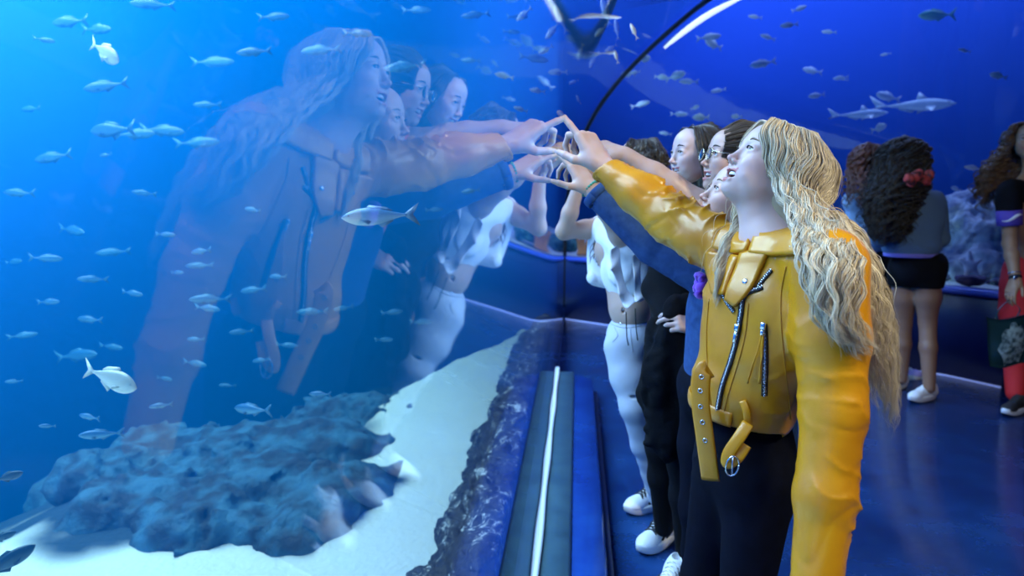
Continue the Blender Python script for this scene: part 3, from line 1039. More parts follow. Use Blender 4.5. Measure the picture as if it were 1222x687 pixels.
def lay(S, pix, off=.002, n=None, fallback=None):
    """polyline of sight lines laid on the surface"""
    out_ = []
    pts = spline(pix, n) if n else np.asarray(pix, float)
    last = None
    for px, py in pts:
        h = ray_hit(S, px, py)
        if h is None: continue
        if last is not None and np.linalg.norm(h - last) > .12: continue
        out_.append(h + sdf_normal(S, h) * off); last = h
    return np.array(out_)

def patch(S, A, B, n, m, off, th):
    """a panel of leather or cloth lying on the surface between two sight-line polylines A and B, thickness th"""
    A = spline(A, n); B = spline(B, n)
    top = np.zeros((n, m, 3)); nor = np.zeros((n, m, 3)); last = None
    for i in range(n):
        for j in range(m):
            p = A[i] * (1 - j / (m - 1)) + B[i] * j / (m - 1)
            h = ray_hit(S, p[0], p[1])
            if h is None: h = last
            nn = sdf_normal(S, h, .006)
            top[i, j] = h; nor[i, j] = nn; last = h
    top = top + nor * off
    e = np.zeros((n, m, 1)) + 1.0
    up_ = top + nor * th
    V = np.concatenate([up_.reshape(-1, 3), (top - nor * (off + .003)).reshape(-1, 3)])
    F = []
    N_ = n * m; id_ = lambda i, j, k: k * N_ + i * m + j
    for i in range(n - 1):
        for j in range(m - 1):
            F.append((id_(i, j, 0), id_(i, j + 1, 0), id_(i + 1, j + 1, 0), id_(i + 1, j, 0)))
            F.append((id_(i, j, 1), id_(i + 1, j, 1), id_(i + 1, j + 1, 1), id_(i, j + 1, 1)))
    for i in range(n - 1):
        F.append((id_(i, 0, 0), id_(i + 1, 0, 0), id_(i + 1, 0, 1), id_(i, 0, 1)))
        F.append((id_(i, m - 1, 0), id_(i, m - 1, 1), id_(i + 1, m - 1, 1), id_(i + 1, m - 1, 0)))
    for j in range(m - 1):
        F.append((id_(0, j, 0), id_(0, j, 1), id_(0, j + 1, 1), id_(0, j + 1, 0)))
        F.append((id_(n - 1, j, 0), id_(n - 1, j + 1, 0), id_(n - 1, j + 1, 1), id_(n - 1, j, 1)))
    return V, F

def strands(rings, n, seed, th=(0, 2 * PI), rad=(.8, 1.05), amp=.010, wl=.07, r0=.0011, seg=3, npts=60, curl=False,
            clump=16, lenr=(.85, 1.0), fly=.06, cspread=.055, twist=.10, pj=.35, flat=1.5):
    """locks of hair running through the rings (centre, X, Y vectors), angle th measured from X towards Y.
    Hairs gather in clumps and wave together. Returns V, F, colour"""
    R_ = np.random.RandomState(seed)
    u = spline(np.array([np.concatenate(r) for r in rings]), npts)
    C_, X_, Y_ = u[None, :, 0:3], u[None, :, 3:6], u[None, :, 6:9]
    w = np.linspace(0, 1, npts)[None]
    ncl = max(4, n // clump); ci = R_.randint(ncl, size=n)
    cth = R_.rand(ncl) * (th[1] - th[0]) + th[0]
    crho = rad[0] + (rad[1] - rad[0]) * R_.rand(ncl) ** .6
    dth = R_.randn(n)[:, None] * cspread * (1.15 - .75 * w); drho = R_.randn(n)[:, None] * .035 * (1.1 - .6 * w)
    T0 = np.clip(cth[ci][:, None] + dth, th[0], th[1]) + w * (R_.randn(ncl) * twist)[ci][:, None]
    rho = crho[ci][:, None] + drho + w * (R_.randn(ncl) * .10)[ci][:, None]
    e = (lenr[0] + (lenr[1] - lenr[0]) * R_.rand(ncl))[ci] - .04 * R_.rand(n)
    idx = np.clip(w * e[:, None], 0, 1) * (npts - 1)
    ia = np.clip(np.floor(idx).astype(int), 0, npts - 2); f = (idx - ia)[..., None]
    g = lambda A: A[0][ia] * (1 - f) + A[0][ia + 1] * f
    C2, X2, Y2 = g(C_), g(X_), g(Y_)
    P = C2 + X2 * (np.cos(T0) * rho)[..., None] + Y2 * (np.sin(T0) * rho)[..., None]
    def frames(P):
        T = np.gradient(P, axis=1); T /= np.linalg.norm(T, axis=2)[..., None] + 1e-9
        O = X2 * np.cos(T0)[..., None] + Y2 * np.sin(T0)[..., None]
        B = np.cross(T, O); B /= np.linalg.norm(B, axis=2)[..., None] + 1e-9
        return T, B, np.cross(B, T)
    T, B, Nn = frames(P)
    sl = np.concatenate([np.zeros((n, 1)), np.cumsum(np.linalg.norm(np.diff(P, axis=1), axis=2), axis=1)], 1)
    env = np.clip((sl - .03) / .12, 0, 1) * amp * (.65 + .7 * R_.rand(ncl))[ci][:, None]
    if curl: ph0 = (R_.rand(ncl) * 6.28)[ci][:, None]
    else: ph0 = 1.2 * np.sin(cth * 4.0 + seed)[ci][:, None] + (R_.randn(ncl) * .3)[ci][:, None]
    ph = 2 * PI * sl / (wl * (.93 + .14 * R_.rand(ncl))[ci][:, None]) + ph0 + R_.randn(n)[:, None] * pj * .4
    P = P + B * (env * np.sin(ph))[..., None] + Nn * (env * (np.cos(ph) if curl else .55 * np.sin(ph + 1.2)))[..., None]
    fl = (R_.rand(n) < fly)[:, None, None] * (R_.randn(n, 1, 3) * .03) * (w[..., None] ** 1.5)
    P = P + fl + R_.randn(n, 1, 3) * .0012
    T, B, Nn = frames(P)
    a = np.arange(seg) * 2 * PI / seg
    rw = r0 * (.6 + .8 * R_.rand(n))[:, None] * np.clip(np.minimum(1, (1.02 - w) * 4), .1, 1)
    V = P[:, :, None] + B[:, :, None] * (rw[..., None] * np.cos(a) * flat)[..., None] + Nn[:, :, None] * (rw[..., None] * np.sin(a))[..., None]
    q = np.arange(npts * seg).reshape(npts, seg)
    F1 = np.stack([q[:-1], np.roll(q, -1, 1)[:-1], np.roll(q, -1, 1)[1:], q[1:]], -1).reshape(-1, 4)
    F = (F1[None] + (np.arange(n) * npts * seg)[:, None, None]).reshape(-1, 4)
    c = np.clip((R_.rand(ncl) * .6)[ci][:, None] + R_.rand(n)[:, None] * .35 + .12 + (w - .5) * .25, 0, 1)
    c = np.repeat(c.reshape(-1), seg)
    return V.reshape(-1, 3), F, np.stack([c, c, c], 1)

def wrinkle(a, b, f, A, axis_r=None, seed=0, sharp=2.0, t0=0, t1=1):
    """leather or cloth folds running part of the way round the limb a-b"""
    a = np.asarray(a, float); b = np.asarray(b, float); L = np.linalg.norm(b - a); d = (b - a) / L
    def fn(P):
        t = (P - a) @ d
        wgt = np.clip((t / L - t0) * 8, 0, 1) * np.clip((t1 - t / L) * 8, 0, 1)
        r = np.sqrt(np.maximum(((P - a) ** 2).sum(-1) - t * t, 0))
        wgt = wgt * np.clip((.16 - r) * 20, 0, 1)
        u = t * f + 1.7 * vnoise(P + seed * 3.3, 9) + .45 * vnoise(P + seed, 24)
        rg = 1 - np.abs(np.sin(u * PI))
        m = np.clip(.25 + 1.2 * vnoise(P + seed * 7, 13), 0, 1.1)
        v = t * f * .6 - 2.1 * vnoise(P + seed * 5.1, 7)
        rg2 = (1 - np.abs(np.sin(v * PI + 1))) ** 3 * np.clip(.1 + vnoise(P + seed * 9, 10), 0, 1)
        return -A * wgt * ((rg ** sharp) * m - .35 * rg2 + .25 * vnoise(P + seed * 2, 16))
    return fn

def foot_ops(S, ankle, d, L=.22, k=.02):
    pass

def sneaker(P, heel, d, L=.25, Wd=.088, upper=None, sole=None, accent=None, lace=None, H=.085, tilt=0.0):
    """low trainer: sole, upper, tongue, laces, side stripes. heel = point on the ground under the heel, d = toe direction"""
    d = norm([d[0], d[1], math.tan(tilt)]); R = frame(d); M = Fr(heel, R, 1.0)
    def outline(n=28, gx=1.0):
        pts = []
        for i in range(n):
            a = 2 * PI * i / n
            x = L / 2 + L / 2 * math.cos(a); y = Wd / 2 * math.sin(a)
            y *= (.78 + .30 * (x / L)) * (1.0 if abs(math.cos(a)) < .95 else .9)
            pts.append((x, y))
        return pts
    ol = outline()
    V = []; n = len(ol)
    for z, g in ((0, .94), (.006, 1.0), (.028, 1.03), (.034, 1.0)):
        for x, y in ol:
            lift = .014 * max(0, (x / L - .72) / .28) ** 2 + .004 * max(0, (.15 - x / L) / .15)
            V.append((L / 2 + (x - L / 2) * g, y * g, z + lift))
    F = [(r * n + i, r * n + (i + 1) % n, (r + 1) * n + (i + 1) % n, (r + 1) * n + i) for r in range(3) for i in range(n)]
    F += [tuple(range(n))[::-1], tuple(3 * n + i for i in range(n))]
    root = mesh_obj('sneaker', M.p(V), F, sole, P)
    S = Sdf()
    S.cone((.045, 0, .050), (.07, 0, .060), .036, .036, k=.02, M=M)
    S.cone((.07, 0, .062), (L - .055, 0, .036), .036, .031, k=.03, M=M)
    S.ell((L - .052, 0, .035), (.048, .038, .026), k=.02, M=M)
    S.cone((.045, 0, .05), (.05, 0, .085), .033, .031, k=.02, M=M)
    S.plane(M.p((0, 0, .030)), -R[:, 2], k=.002)
    S.ell((.052, 0, .105), (.028, .022, .03), k=.004, mode='s', M=M)
    V, F = sdf_mesh(S, .004)
    mesh_obj('upper', V, F, upper, root)
    def on_top(x, y):
        z = .13
        for _ in range(70):
            v = sdf_val(S, M.p((x, y, z))[None])[0]
            if v < .0008: break
            z -= max(v * .8, .0005)
            if z < .03: break
        return (x, y, z + .0015)
    for j in range(5):
        x = .092 + j * .016
        pts = [on_top(x + .004 * abs(y) / .02, y) for y in np.linspace(-.024, .024, 9)]
        V, F = sweep(M.p(pts), .0038, .0026, 6)
        mesh_obj('lace', V, F, lace, root)
        if j < 4:
            pts = [on_top(x + .016 * u, -.018 + .036 * u) for u in np.linspace(0, 1, 8)]
            V, F = sweep(M.p(pts), .0034, .0024, 6)
            mesh_obj('lace', V, F, lace, root)
    if accent is not None:
        for s in (-1, 1):
            for j in range(2):
                x = .075 + j * .028
                hits = []
                for t in np.linspace(0, 1, 8):
                    q = np.array([x + .030 * t, s * .06, .036 + .040 * (1 - t)])
                    for st in range(60):
                        v = sdf_val(S, M.p(q)[None])[0]
                        if v < .001: break
                        q = q - np.array([0, s * max(v * .8, .0005), 0])
                        if abs(q[1]) < .004: break
                    hits.append(q)
                V, F = sweep(M.p(hits), .0032, .0085, 8, up=R[:, 0])
                mesh_obj('side_stripe', V, F, accent, root)
    return root

def hair_rings(H, low, top=.100, gx=1.0, gy=1.0, back=.0):
    """ring list that hugs the head H, then the lower rings given in world space"""
    hx, hy, hz = H.R[:, 0] * H.s, H.R[:, 1] * H.s, H.R[:, 2] * H.s
    q = lambda x, y, z: H.p((x, y, z))
    return [(q(.014, 0, top - .003), hx * .056 - hz * .018, hy * .008),
            (q(.002, 0, top - .014), hx * .070 * gx, hy * .056 * gy),
            (q(-.014, 0, .030), hx * .096 * gx, hy * .088 * gy),
            (q(-.030, 0, -.040), hx * .082 * gx, hy * .092 * gy)] + low

def simple_body(P, H, nb, arms, color, h=.0035, mouth=.6, smile=1.0, eye=1.0, head=True, extra=None, lip=(.42, .14, .13), iris=(.05, .03, .02), brow=(.02, .014, .01), gaze=(1, 0, .1), shoulders=None, nail=None, neck_r=.046):
    S = Sdf()
    if head:
        head_ops(S, H, mouth, smile, eye)
        S.cone(H.p((-.022, 0, -.03)), nb, neck_r * H.s, neck_r * H.s * 1.02, k=.022)
    if shoulders is not None:
        for q in shoulders: S.cone(nb, nb * .4 + np.asarray(q) * .6 - np.array([0, 0, .01]), .045, .04, k=.03)
    nls = []
    for A in arms:
        limb(S, A['s'], A['e'], A['w'], A.get('r', (.040, .038, .032, .031, .0215)), k=.02)
        if 'hand' in A:
            fx, fz, side = A['hand'][:3]
            x = norm(fx); z = norm(np.asarray(fz) - x * np.dot(fz, x))
            M = Fr(A['w'], np.stack([x, np.cross(z, x), z], 1), A.get('hs', .93))
            nls.append((M, hand_ops(S, M, side, **A.get('pose', {}))))
    if extra: extra(S)
    V, F = sdf_mesh(S, h)
    col = face_color(V, H, color, lip, mouth=mouth, smile=smile) if head else np.tile(np.asarray(color, float), (len(V), 1))
    o = mesh_obj('body', V, F, SKIN, P, col)
    if head: face_extras(P, H, mouth, smile, gaze=norm(gaze), iris=iris, brow=brow)
    if nail is not None:
        for M, n_ in nls: nail_meshes(P, M, n_, nail)
    return o

POINT = dict(curl=((.10, .06, .06), (.95, 1.1, .7), (1.05, 1.2, .8), (1.0, 1.2, .8)), thumb=((.62, .6, -.55), (.9, .1, -.45)))
RELAX = dict(curl=((.25, .35, .25), (.35, .4, .3), (.4, .45, .3), (.45, .5, .3)), thumb=((.75, .55, -.35), (.95, .2, -.25)))
SPLAY = dict(curl=((.15, .2, .15), (.25, .35, .2), (.35, .4, .3), (.3, .5, .3)), thumb=((.6, .75, -.3), (.85, .4, -.2)), spread=(.16, .04, -.08, -.22))
GRIP = dict(curl=((.9, 1.1, .6), (1.0, 1.1, .6), (1.0, 1.15, .6), (1.0, 1.1, .6)), thumb=((.7, .5, -.5), (.75, -.1, -.6)))
def cloth_obj(name, S, h, mat, parent):
    V, F = sdf_mesh(S, h)
    return mesh_obj(name, V, F, mat, parent)
def leg(S, hip, knee, ankle, r, k=.03):
    hip, knee, ankle = map(np.asarray, (hip, knee, ankle))
    S.cone(hip, hip * .5 + knee * .5, r[0], r[1], k=k); S.cone(hip * .5 + knee * .5, knee, r[1], r[2], k=k)
    S.cone(knee, knee * .62 + ankle * .38, r[2], r[3], k=k); S.cone(knee * .62 + ankle * .38, ankle, r[3], r[4], k=k)

# ================================================================ the girl in the yellow leather jacket
PM = empty('person', (0.52, 1.40, 0.0), 'person with long wavy blonde hair in a mustard yellow leather jacket, pointing at the glass', 'person')
FAIR = (0.60, 0.42, 0.36)
HM = Fr(U(923, 201, 1.45), frame((-.86, -.08, .50)), .90)
rs, ls = U(884, 306, 1.52), U(990, 318, 1.25)
re_, rw = U(803, 262, 1.66), U(722, 202, 1.765)
le, lw = U(994, 490, 1.19), U(974, 700, 1.10)
TIP = np.array([gprof(1.54) + KX(1.83) + .006, 1.83, 1.545])
HX = norm(TIP - rw); HZ = norm([.5, -.5, .6] - HX * (np.dot(HX, [.5, -.5, .6])))
MH = Fr(rw + HX * .012, np.stack([HX, np.cross(HZ, HX), HZ], 1), np.linalg.norm(TIP - rw - HX * .012) / .166)
S = Sdf()
head_ops(S, HM, mouth=1.55, smile=1.5, eye=.85)
nb = U(921, 292, 1.42)
S.cone(HM.p((-.022, 0, -.03)), nb, .047, .046, k=.022)
S.cone(HM.p((.02, 0, -.07)), nb + np.array([-.02, 0, 0]), .030, .040, k=.03)
S.cone(nb, nb * .5 + rs * .5 - [0, 0, .02], .05, .04, k=.03)
S.cone(nb, nb * .5 + ls * .5 - [0, 0, .02], .05, .04, k=.03)
S.ell(nb - np.array([0, 0, .09]), (.09, .09, .09), k=.03)
S.cone(re_ * .5 + rw * .5, rw + HX * .01, .034, .024, k=.01)
nl = hand_ops(S, MH, 1, curl=((.10, .05, .06), (.95, 1.15, .7), (1.05, 1.2, .8), (1.0, 1.2, .8)), thumb=((.62, .55, -.62), (.85, .0, -.55)))
V, F = sdf_mesh(S, .0024)
col = face_color(V, HM, FAIR, lip=(.50, .17, .16), mouth=1.55, smile=1.5)
mesh_obj('body', V, F, SKIN, PM, col)
face_extras(PM, HM, 1.55, 1.5, gaze=norm((1, .15, .25)), iris=(.03, .06, .05), brow=(.20, .13, .07))
nail_meshes(PM, MH, nl, pmat('clear_nail', (.70, .48, .45), .2))
# hoop earring
ec = HM.p((-.008, .080, -.048))
aa = np.linspace(0, 2 * PI, 25)
V, F = sweep([ec + HM.R @ np.array([.0075 * math.cos(a), 0, .0075 * math.sin(a)]) for a in aa], .0011, .0011, 6)
mesh_obj('earring', V, F, STEEL, PM)

# jacket ------------------------------------------------------------
leather, nt, out = new_mat('yellow_leather')
N, L = nt.nodes, nt.links
b = N.new('ShaderNodeBsdfPrincipled'); L.new(b.outputs[0], out.inputs[0])
tc = N.new('ShaderNodeTexCoord')
n1 = N.new('ShaderNodeTexNoise'); n1.inputs['Scale'].default_value = 9; n1.inputs['Detail'].default_value = 6
n2 = N.new('ShaderNodeTexVoronoi'); n2.inputs['Scale'].default_value = 380
L.new(tc.outputs['Object'], n1.inputs['Vector']); L.new(tc.outputs['Object'], n2.inputs['Vector'])
r1 = N.new('ShaderNodeValToRGB'); r1.color_ramp.elements[0].position = .3; r1.color_ramp.elements[1].position = .7
r1.color_ramp.elements[0].color = (0.48, 0.190, 0.004, 1); r1.color_ramp.elements[1].color = (0.66, 0.295, 0.007, 1)
L.new(n1.outputs[0], r1.inputs[0]); L.new(r1.outputs[0], b.inputs['Base Color'])
b.inputs['Roughness'].default_value = .29; b.inputs['Specular IOR Level'].default_value = .6
bp = N.new('ShaderNodeBump'); bp.inputs['Strength'].default_value = .10; bp.inputs['Distance'].default_value = .001
L.new(n2.outputs['Distance'], bp.inputs['Height']); L.new(bp.outputs[0], b.inputs['Normal'])
black_tape = pmat('black_zip_tape', (.012, .012, .016), .6)
stitch_mat = pmat('leather_stitching', (.48, .20, .006), .6)

TF = frame((-.95, -.32, 0))
J = Sdf()
J.ell((.520, 1.405, 1.075), (.094, .145, .150), TF, k=.03)
J.cone(rs * .93 + ls * .07, ls * .93 + rs * .07, .062, .060, k=.03)
J.ell((.505, 1.415, .975), (.096, .118, .15), TF, k=.05)
J.ell((.498, 1.425, .885), (.097, .114, .10), TF, k=.05)
J.cone(nb + np.array([0, 0, -.015]), nb + np.array([0, 0, -.05]), .062, .075, k=.03)
body_only = len(J.ops)
J.cone(ls, ls * .5 + le * .5, .067, .063, k=.035); J.cone(ls * .5 + le * .5, le, .063, .055, k=.02)
J.cone(le, le * .5 + lw * .5, .055, .050, k=.02); J.cone(le * .5 + lw * .5, lw, .050, .043, k=.02)
J.cone(rs, rs * .5 + re_ * .5, .062, .060, k=.03); J.cone(rs * .5 + re_ * .5, re_, .060, .056, k=.02)
J.cone(re_, re_ * .5 + rw * .5, .056, .050, k=.02); J.cone(re_ * .5 + rw * .5, rw, .050, .0375, k=.02)
# neck opening and cuff openings
J.cone(nb + np.array([-.015, -.005, -.045]), nb + np.array([-.01, 0, .10]), .046, .060, k=.006, mode='s')
J.cone(rw - HX * .03, rw + HX * .06, .031, .034, k=.004, mode='s')
# folds
def J_fold(P):
    d = np.zeros(P.shape[:-1])
    for f in (wrinkle(rs, re_, 22, .019, seed=1, sharp=2.4, t0=-.1, t1=1.3), wrinkle(re_, rw, 20, .014, seed=2, sharp=2.4, t0=-.2, t1=.93),
              wrinkle(ls, le, 15, .004, seed=3, sharp=2.5, t0=.2, t1=1.2), wrinkle(le, lw, 19, .0065, seed=4, sharp=2.0, t0=-.25, t1=1.3)):
        d = d + f(P)
    t = np.clip((.35 - np.abs(P[..., 2] - .98)) * 6, 0, 1) * np.clip((.62 - P[..., 0]) * 10, 0, 1) * np.clip((.26 - np.abs(P[..., 1] - 1.45)) * 12, 0, 1)
    Q = P * np.array([7, 7, 15])
    d = d + .005 * t * vnoise(Q, 1.0) - .005 * t * (1 - np.abs(vnoise(Q + 5, .8))) ** 5
    return d
J.disp(J_fold)
hem_n = norm([-.10, .05, -1.0])
HEMP = U(905, 499, 1.40)
# the hem cut only touches the torso: sleeves hang on below it
side_p = ls * .52 + np.array([.498, 1.425, 1.2]) * .48
cuffp = rw + HX * .004
J.add(lambda P: np.where((P - np.array([.555, 1.335, 0])) @ norm([.75, -.66, 0]) > 0, -9.0, (P - HEMP) @ hem_n), [0] * 3, [0] * 3, .004, 'i')
J.add(lambda P: np.where(P[..., 0] > .36, -9.0, (P - cuffp) @ HX), [0] * 3, [0] * 3, .004, 'i')
# crease where the hanging sleeve is set in
J.add(lambda P: .004 - 0 * P[..., 0] + np.abs((P - (ls + np.array([-.035, .05, 0]))) @ norm([.75, -.66, 0])) * .8 + np.clip(P[..., 2] - 1.235, 0, 1) * 3 + np.clip(1.08 - P[..., 2], 0, 1) * 2 + np.clip(1.20 - P[..., 1], 0, 1) * 3, [0] * 3, [0] * 3, .012, 's')
V, F = sdf_mesh(J, .0042)
jacket = mesh_obj('leather_jacket', V, F, leather, PM)
# simplified surface used to lay the trims on
V, F = patch(J, [(884, 307), (873, 330), (866, 352)], [(846, 300), (846, 322), (853, 352)], 14, 10, .004, .005)
mesh_obj('lapel', V, F, leather, jacket)
V, F = patch(J, [(924, 292), (912, 316), (898, 345), (879, 366)], [(886, 305), (882, 318), (872, 342), (868, 358)], 16, 10, .004, .006)
mesh_obj('lapel', V, F, leather, jacket)
V, F = patch(J, [(903, 285), (930, 281), (956, 276)], [(897, 304), (926, 306), (957, 304)], 16, 8, .006, .007)
mesh_obj('collar', V, F, leather, jacket)
V, F = patch(J, [(862, 276), (884, 274), (901, 283)], [(852, 296), (872, 304), (892, 302)], 14, 8, .006, .006)
mesh_obj('collar', V, F, leather, jacket)

def zipper(name, pix, w=.0065, teeth=True, par=None, dense=2.6):
    ln = lay(J, pix, .001, 60)
    nrm = np.array([sdf_normal(J, p - 0) for p in ln])
    V, F = sweep(ln, w, .0016, 6, up=nrm)
    z = mesh_obj(name, V, F, black_tape, par)
    if teeth:
        s_ = np.concatenate([[0], np.cumsum(np.linalg.norm(np.diff(ln, axis=0), axis=1))]); n = int(s_[-1] / .0038)
        parts = []
        for i, u in enumerate(np.linspace(0, s_[-1], n)):
            p = np.array([np.interp(u, s_, ln[:, k]) for k in range(3)]); q = np.array([np.interp(min(u + .002, s_[-1]), s_, ln[:, k]) for k in range(3)])
            nn = nrm[min(int(i * len(ln) / n), len(ln) - 1)]
            t = norm(q - p) if np.linalg.norm(q - p) > 1e-6 else t
            B_ = norm(np.cross(nn, t)); R = np.stack([B_, t, np.cross(B_, t)], 1)
            parts.append(box(p + nn * .002 + B_ * (.0006 if i % 2 else -.0006), (.0042, .0021, .0022), R, .0004))
        mesh_obj('zip_teeth', *merge(parts), STEEL, z)
    return z, ln, nrm
zip1, zl, zn = zipper('front_zipper', [(910, 342), (889, 352), (884, 375), (880, 400), (872, 430), (862, 460), (855, 496)], par=jacket)
zipper('zipper', [(861, 345), (866, 358), (876, 372)], .005, par=jacket)
zipper('zipper', [(905, 341), (913, 331), (921, 322)], .005, par=jacket)
zp, pl_, pn_ = zipper('pocket_zipper', [(912, 386), (913, 410), (913, 440), (912, 472)], .006, par=jacket)
# pullers
def puller(p, nn, d, par, L=.022):
    B_ = norm(np.cross(nn, d)); R = np.stack([B_, d, norm(np.cross(B_, d))], 1)
    V, F = merge([box(p + nn * .006, (.010, .014, .005), R, .0012), box(p + nn * .007 + d * (.008 + L / 2), (.006, L, .002), R, .0008)])
    return mesh_obj('zip_pull', V, F, STEEL, par)
puller(zl[26], zn[26], norm(zl[32] - zl[26]), zip1)
puller(pl_[2], pn_[2], norm(np.array([-.1, 0, -1])), zp, .010)
tl = lay(J, [(910, 398), (906, 415), (899, 435), (893, 456)], .006, 14)
V, F = sweep(tl, .0022, .0012, 6); mesh_obj('leather_pull_strip', V, F, leather, zp)
tl = lay(J, [(912, 398), (910, 420), (907, 455)], .007, 14)
V, F = sweep(tl, .0026, .0012, 6); mesh_obj('leather_pull_strip', V, F, leather, zp)
# snaps
for px, py in [(860, 327), (892, 338), (949, 297), (941, 300)][:3]:
    h = ray_hit(J, px, py); nn = sdf_normal(J, h, .006)
    V, F = uvball(h + nn * .010, (.0062, .0062, .003), frame(np.cross(nn, [0, .3, 1]), nn), 16, 8)
    mesh_obj('snap_button', V, F, STEEL, jacket)
# seams: raised double stitching
for pix in ([(938, 318), (932, 350), (932, 385), (936, 430), (941, 470), (944, 500)], [(846, 356), (843, 400), (845, 450), (849, 490)],
            [(893, 362), (889, 400), (880, 435), (869, 470), (863, 496)]):
    ln = lay(J, pix, .0003, 50)
    if len(ln) > 4:
        V, F = sweep(ln, .0011, .0011, 5); mesh_obj('seam', V, F, stitch_mat, jacket)
# waistband, its loop and the hanging belt
wb = []
for a in np.linspace(-2.7, 0.75, 60):
    d = TF @ np.array([math.cos(a), math.sin(a), 0]); c0 = np.array([.498, 1.425, 0]) 
    z = HEMP[2] + .014 + (.10 * -1) * ((c0 + d * .12 - HEMP)[0]) 
    p = np.array([c0[0], c0[1], z]) + d * .2
    for _ in range(60):
        v = sdf_val(J, p[None])[0]
        if v < .001: break
        p = p - d * v * .8
    wb.append(p + d * .003)
wb = np.array(wb)
for k in range(3): wb[1:-1] = (wb[:-2] + wb[1:-1] * 2 + wb[2:]) / 4
V, F = sweep(wb, .0035, .0165, 10)
mesh_obj('waistband', V, F, leather, jacket)
belt0 = [U(846, 440, 1.335), U(838, 446, 1.33), U(836, 480, 1.325), U(841, 520, 1.32), U(848, 573, 1.32)]
bs = spline(belt0, 50)
V, F = sweep(bs, .019, .0028, 10, up=np.tile(norm([-.55, -.83, .1]), (50, 1)))
belt = mesh_obj('belt', V, F, leather, jacket)
for j in range(5):
    p = bs[14 + j * 6] + norm([-.35, -.93, .1]) * .0035
    ring = [p + .0042 * (math.cos(a) * np.array([.93, -.35, 0]) + math.sin(a) * np.array([0, 0, 1])) for a in np.linspace(0, 2 * PI, 17)]
    V, F = sweep(ring, .0013, .0013, 6); mesh_obj('eyelet', V, F, STEEL, belt)
lp = spline([U(886, 478, 1.305), U(891, 492, 1.295), U(893, 510, 1.30)], 12)
V, F = sweep(lp, .0075, .0025, 8, up=np.tile(norm([-.35, -.93, .1]), (12, 1))); mesh_obj('belt_loop', V, F, leather, jacket)
bk = spline([U(893, 505, 1.29), U(882, 522, 1.28), U(870, 540, 1.28), U(868, 552, 1.28), U(880, 545, 1.275), U(890, 530, 1.28)], 40)
V, F = sweep(bk, .012, .0025, 10, up=np.tile(norm([-.5, -.86, .3]), (40, 1))); mesh_obj('belt_end', V, F, leather, jacket)
p = U(874, 556, 1.27)
bu = [p + np.array([.013 * math.cos(a) * .9, -.003 * math.cos(a), .020 * math.sin(a) + .004 * math.cos(a)]) for a in np.linspace(0, 2 * PI, 25)]
V, F = merge([sweep(bu, .0024, .0018, 6), sweep([bu[6], bu[18]], .0018, None, 6)]); mesh_obj('belt_buckle', V, F, STEEL, jacket)

# white top at the neck, dark jeans
white_cloth = pmat('white_cotton', (.74, .76, .80), .85, bump=(300, .2, .001))
T = Sdf(); T.cone(nb + np.array([-.01, 0, -.075]), nb + np.array([-.005, 0, -.02]), .062, .053, k=.01); T.plane(nb + np.array([0, 0, -.020]), (-.35, -.1, 1))
V, F = sdf_mesh(T, .005); mesh_obj('top', V, F, white_cloth, PM)
jeans_dark = pmat('black_denim', (.0022, .0028, .007), .85, spec=.08, bump=(260, .3, .001), noise=(40, (.004, .005, .013), .3))
K = Sdf()
hipc = np.array([.512, 1.44, .80])
K.ell(hipc, (.092, .112, .11), TF, k=.03)
K.ell(hipc + np.array([.01, 0, -.07]), (.096, .116, .12), TF, k=.03)
for sgn, kx in ((1, .0), (-1, .0)):
    h = hipc + TF @ np.array([.0, sgn * .058, -.08]); kn = hipc + TF @ np.array([.035, sgn * .07, -.37]); an = hipc + TF @ np.array([-.01, sgn * .07, -.75])
    K.cone(h, kn, .074, .052, k=.03); K.cone(kn, an, .055, .042, k=.02)
K.disp(wrinkle(hipc, hipc + np.array([0, 0, -.4]), 22, .004, seed=9, sharp=2))
K.plane((0, 0, .86), (0, 0, 1))
V, F = sdf_mesh(K, .006); jeans = mesh_obj('jeans', V, F, jeans_dark, PM)
sole_w = pmat('white_sole', (.72, .74, .78), .6); up_w = pmat('white_shoe_leather', (.74, .76, .80), .5, bump=(200, .2, .001)); lace_w = pmat('white_lace', (.78, .78, .8), .8)
lace_b = pmat('black_lace', (.01, .01, .014), .7)
for sgn in (1, -1):
    an = hipc + TF @ np.array([-.01, sgn * .07, -.75])
    sneaker(PM, (an[0] + .05, an[1] + .015, 0), (-.95, -.32), upper=lace_b, sole=sole_w, lace=lace_b)

# hair ---------------------------------------------------------------
blonde = hair_mat('blonde_hair', (.74, .63, .42), (.24, .17, .09), .36)
hx, hy, hz = HM.R[:, 0], HM.R[:, 1], HM.R[:, 2]
def hp(x, y, z): return HM.p((x, y, z))
G = Sdf()          # the close mass of hair under the locks
G.ell((-.020, 0, .030), (.080, .074, .072), k=.02, M=HM)
G.ell((-.050, 0, -.02), (.062, .074, .08), k=.03, M=HM)
G.cone(hp(-.04, .0, -.03), U(978, 300, 1.38), .060, .055, k=.05); G.cone(U(978, 300, 1.38), U(1018, 420, 1.42), .055, .035, k=.05)
G.ell((.076, 0, -.03), (.065, .066, .095), k=.012, mode='s', M=HM)
V, F = sdf_mesh(G, .005)
cc = .28 + .12 * vnoise(V, 30)[:, None] * np.ones(3)
hair = mesh_obj('hair', V, F, blonde, PM, cc)
V3 = lambda *a: np.array(a, float)
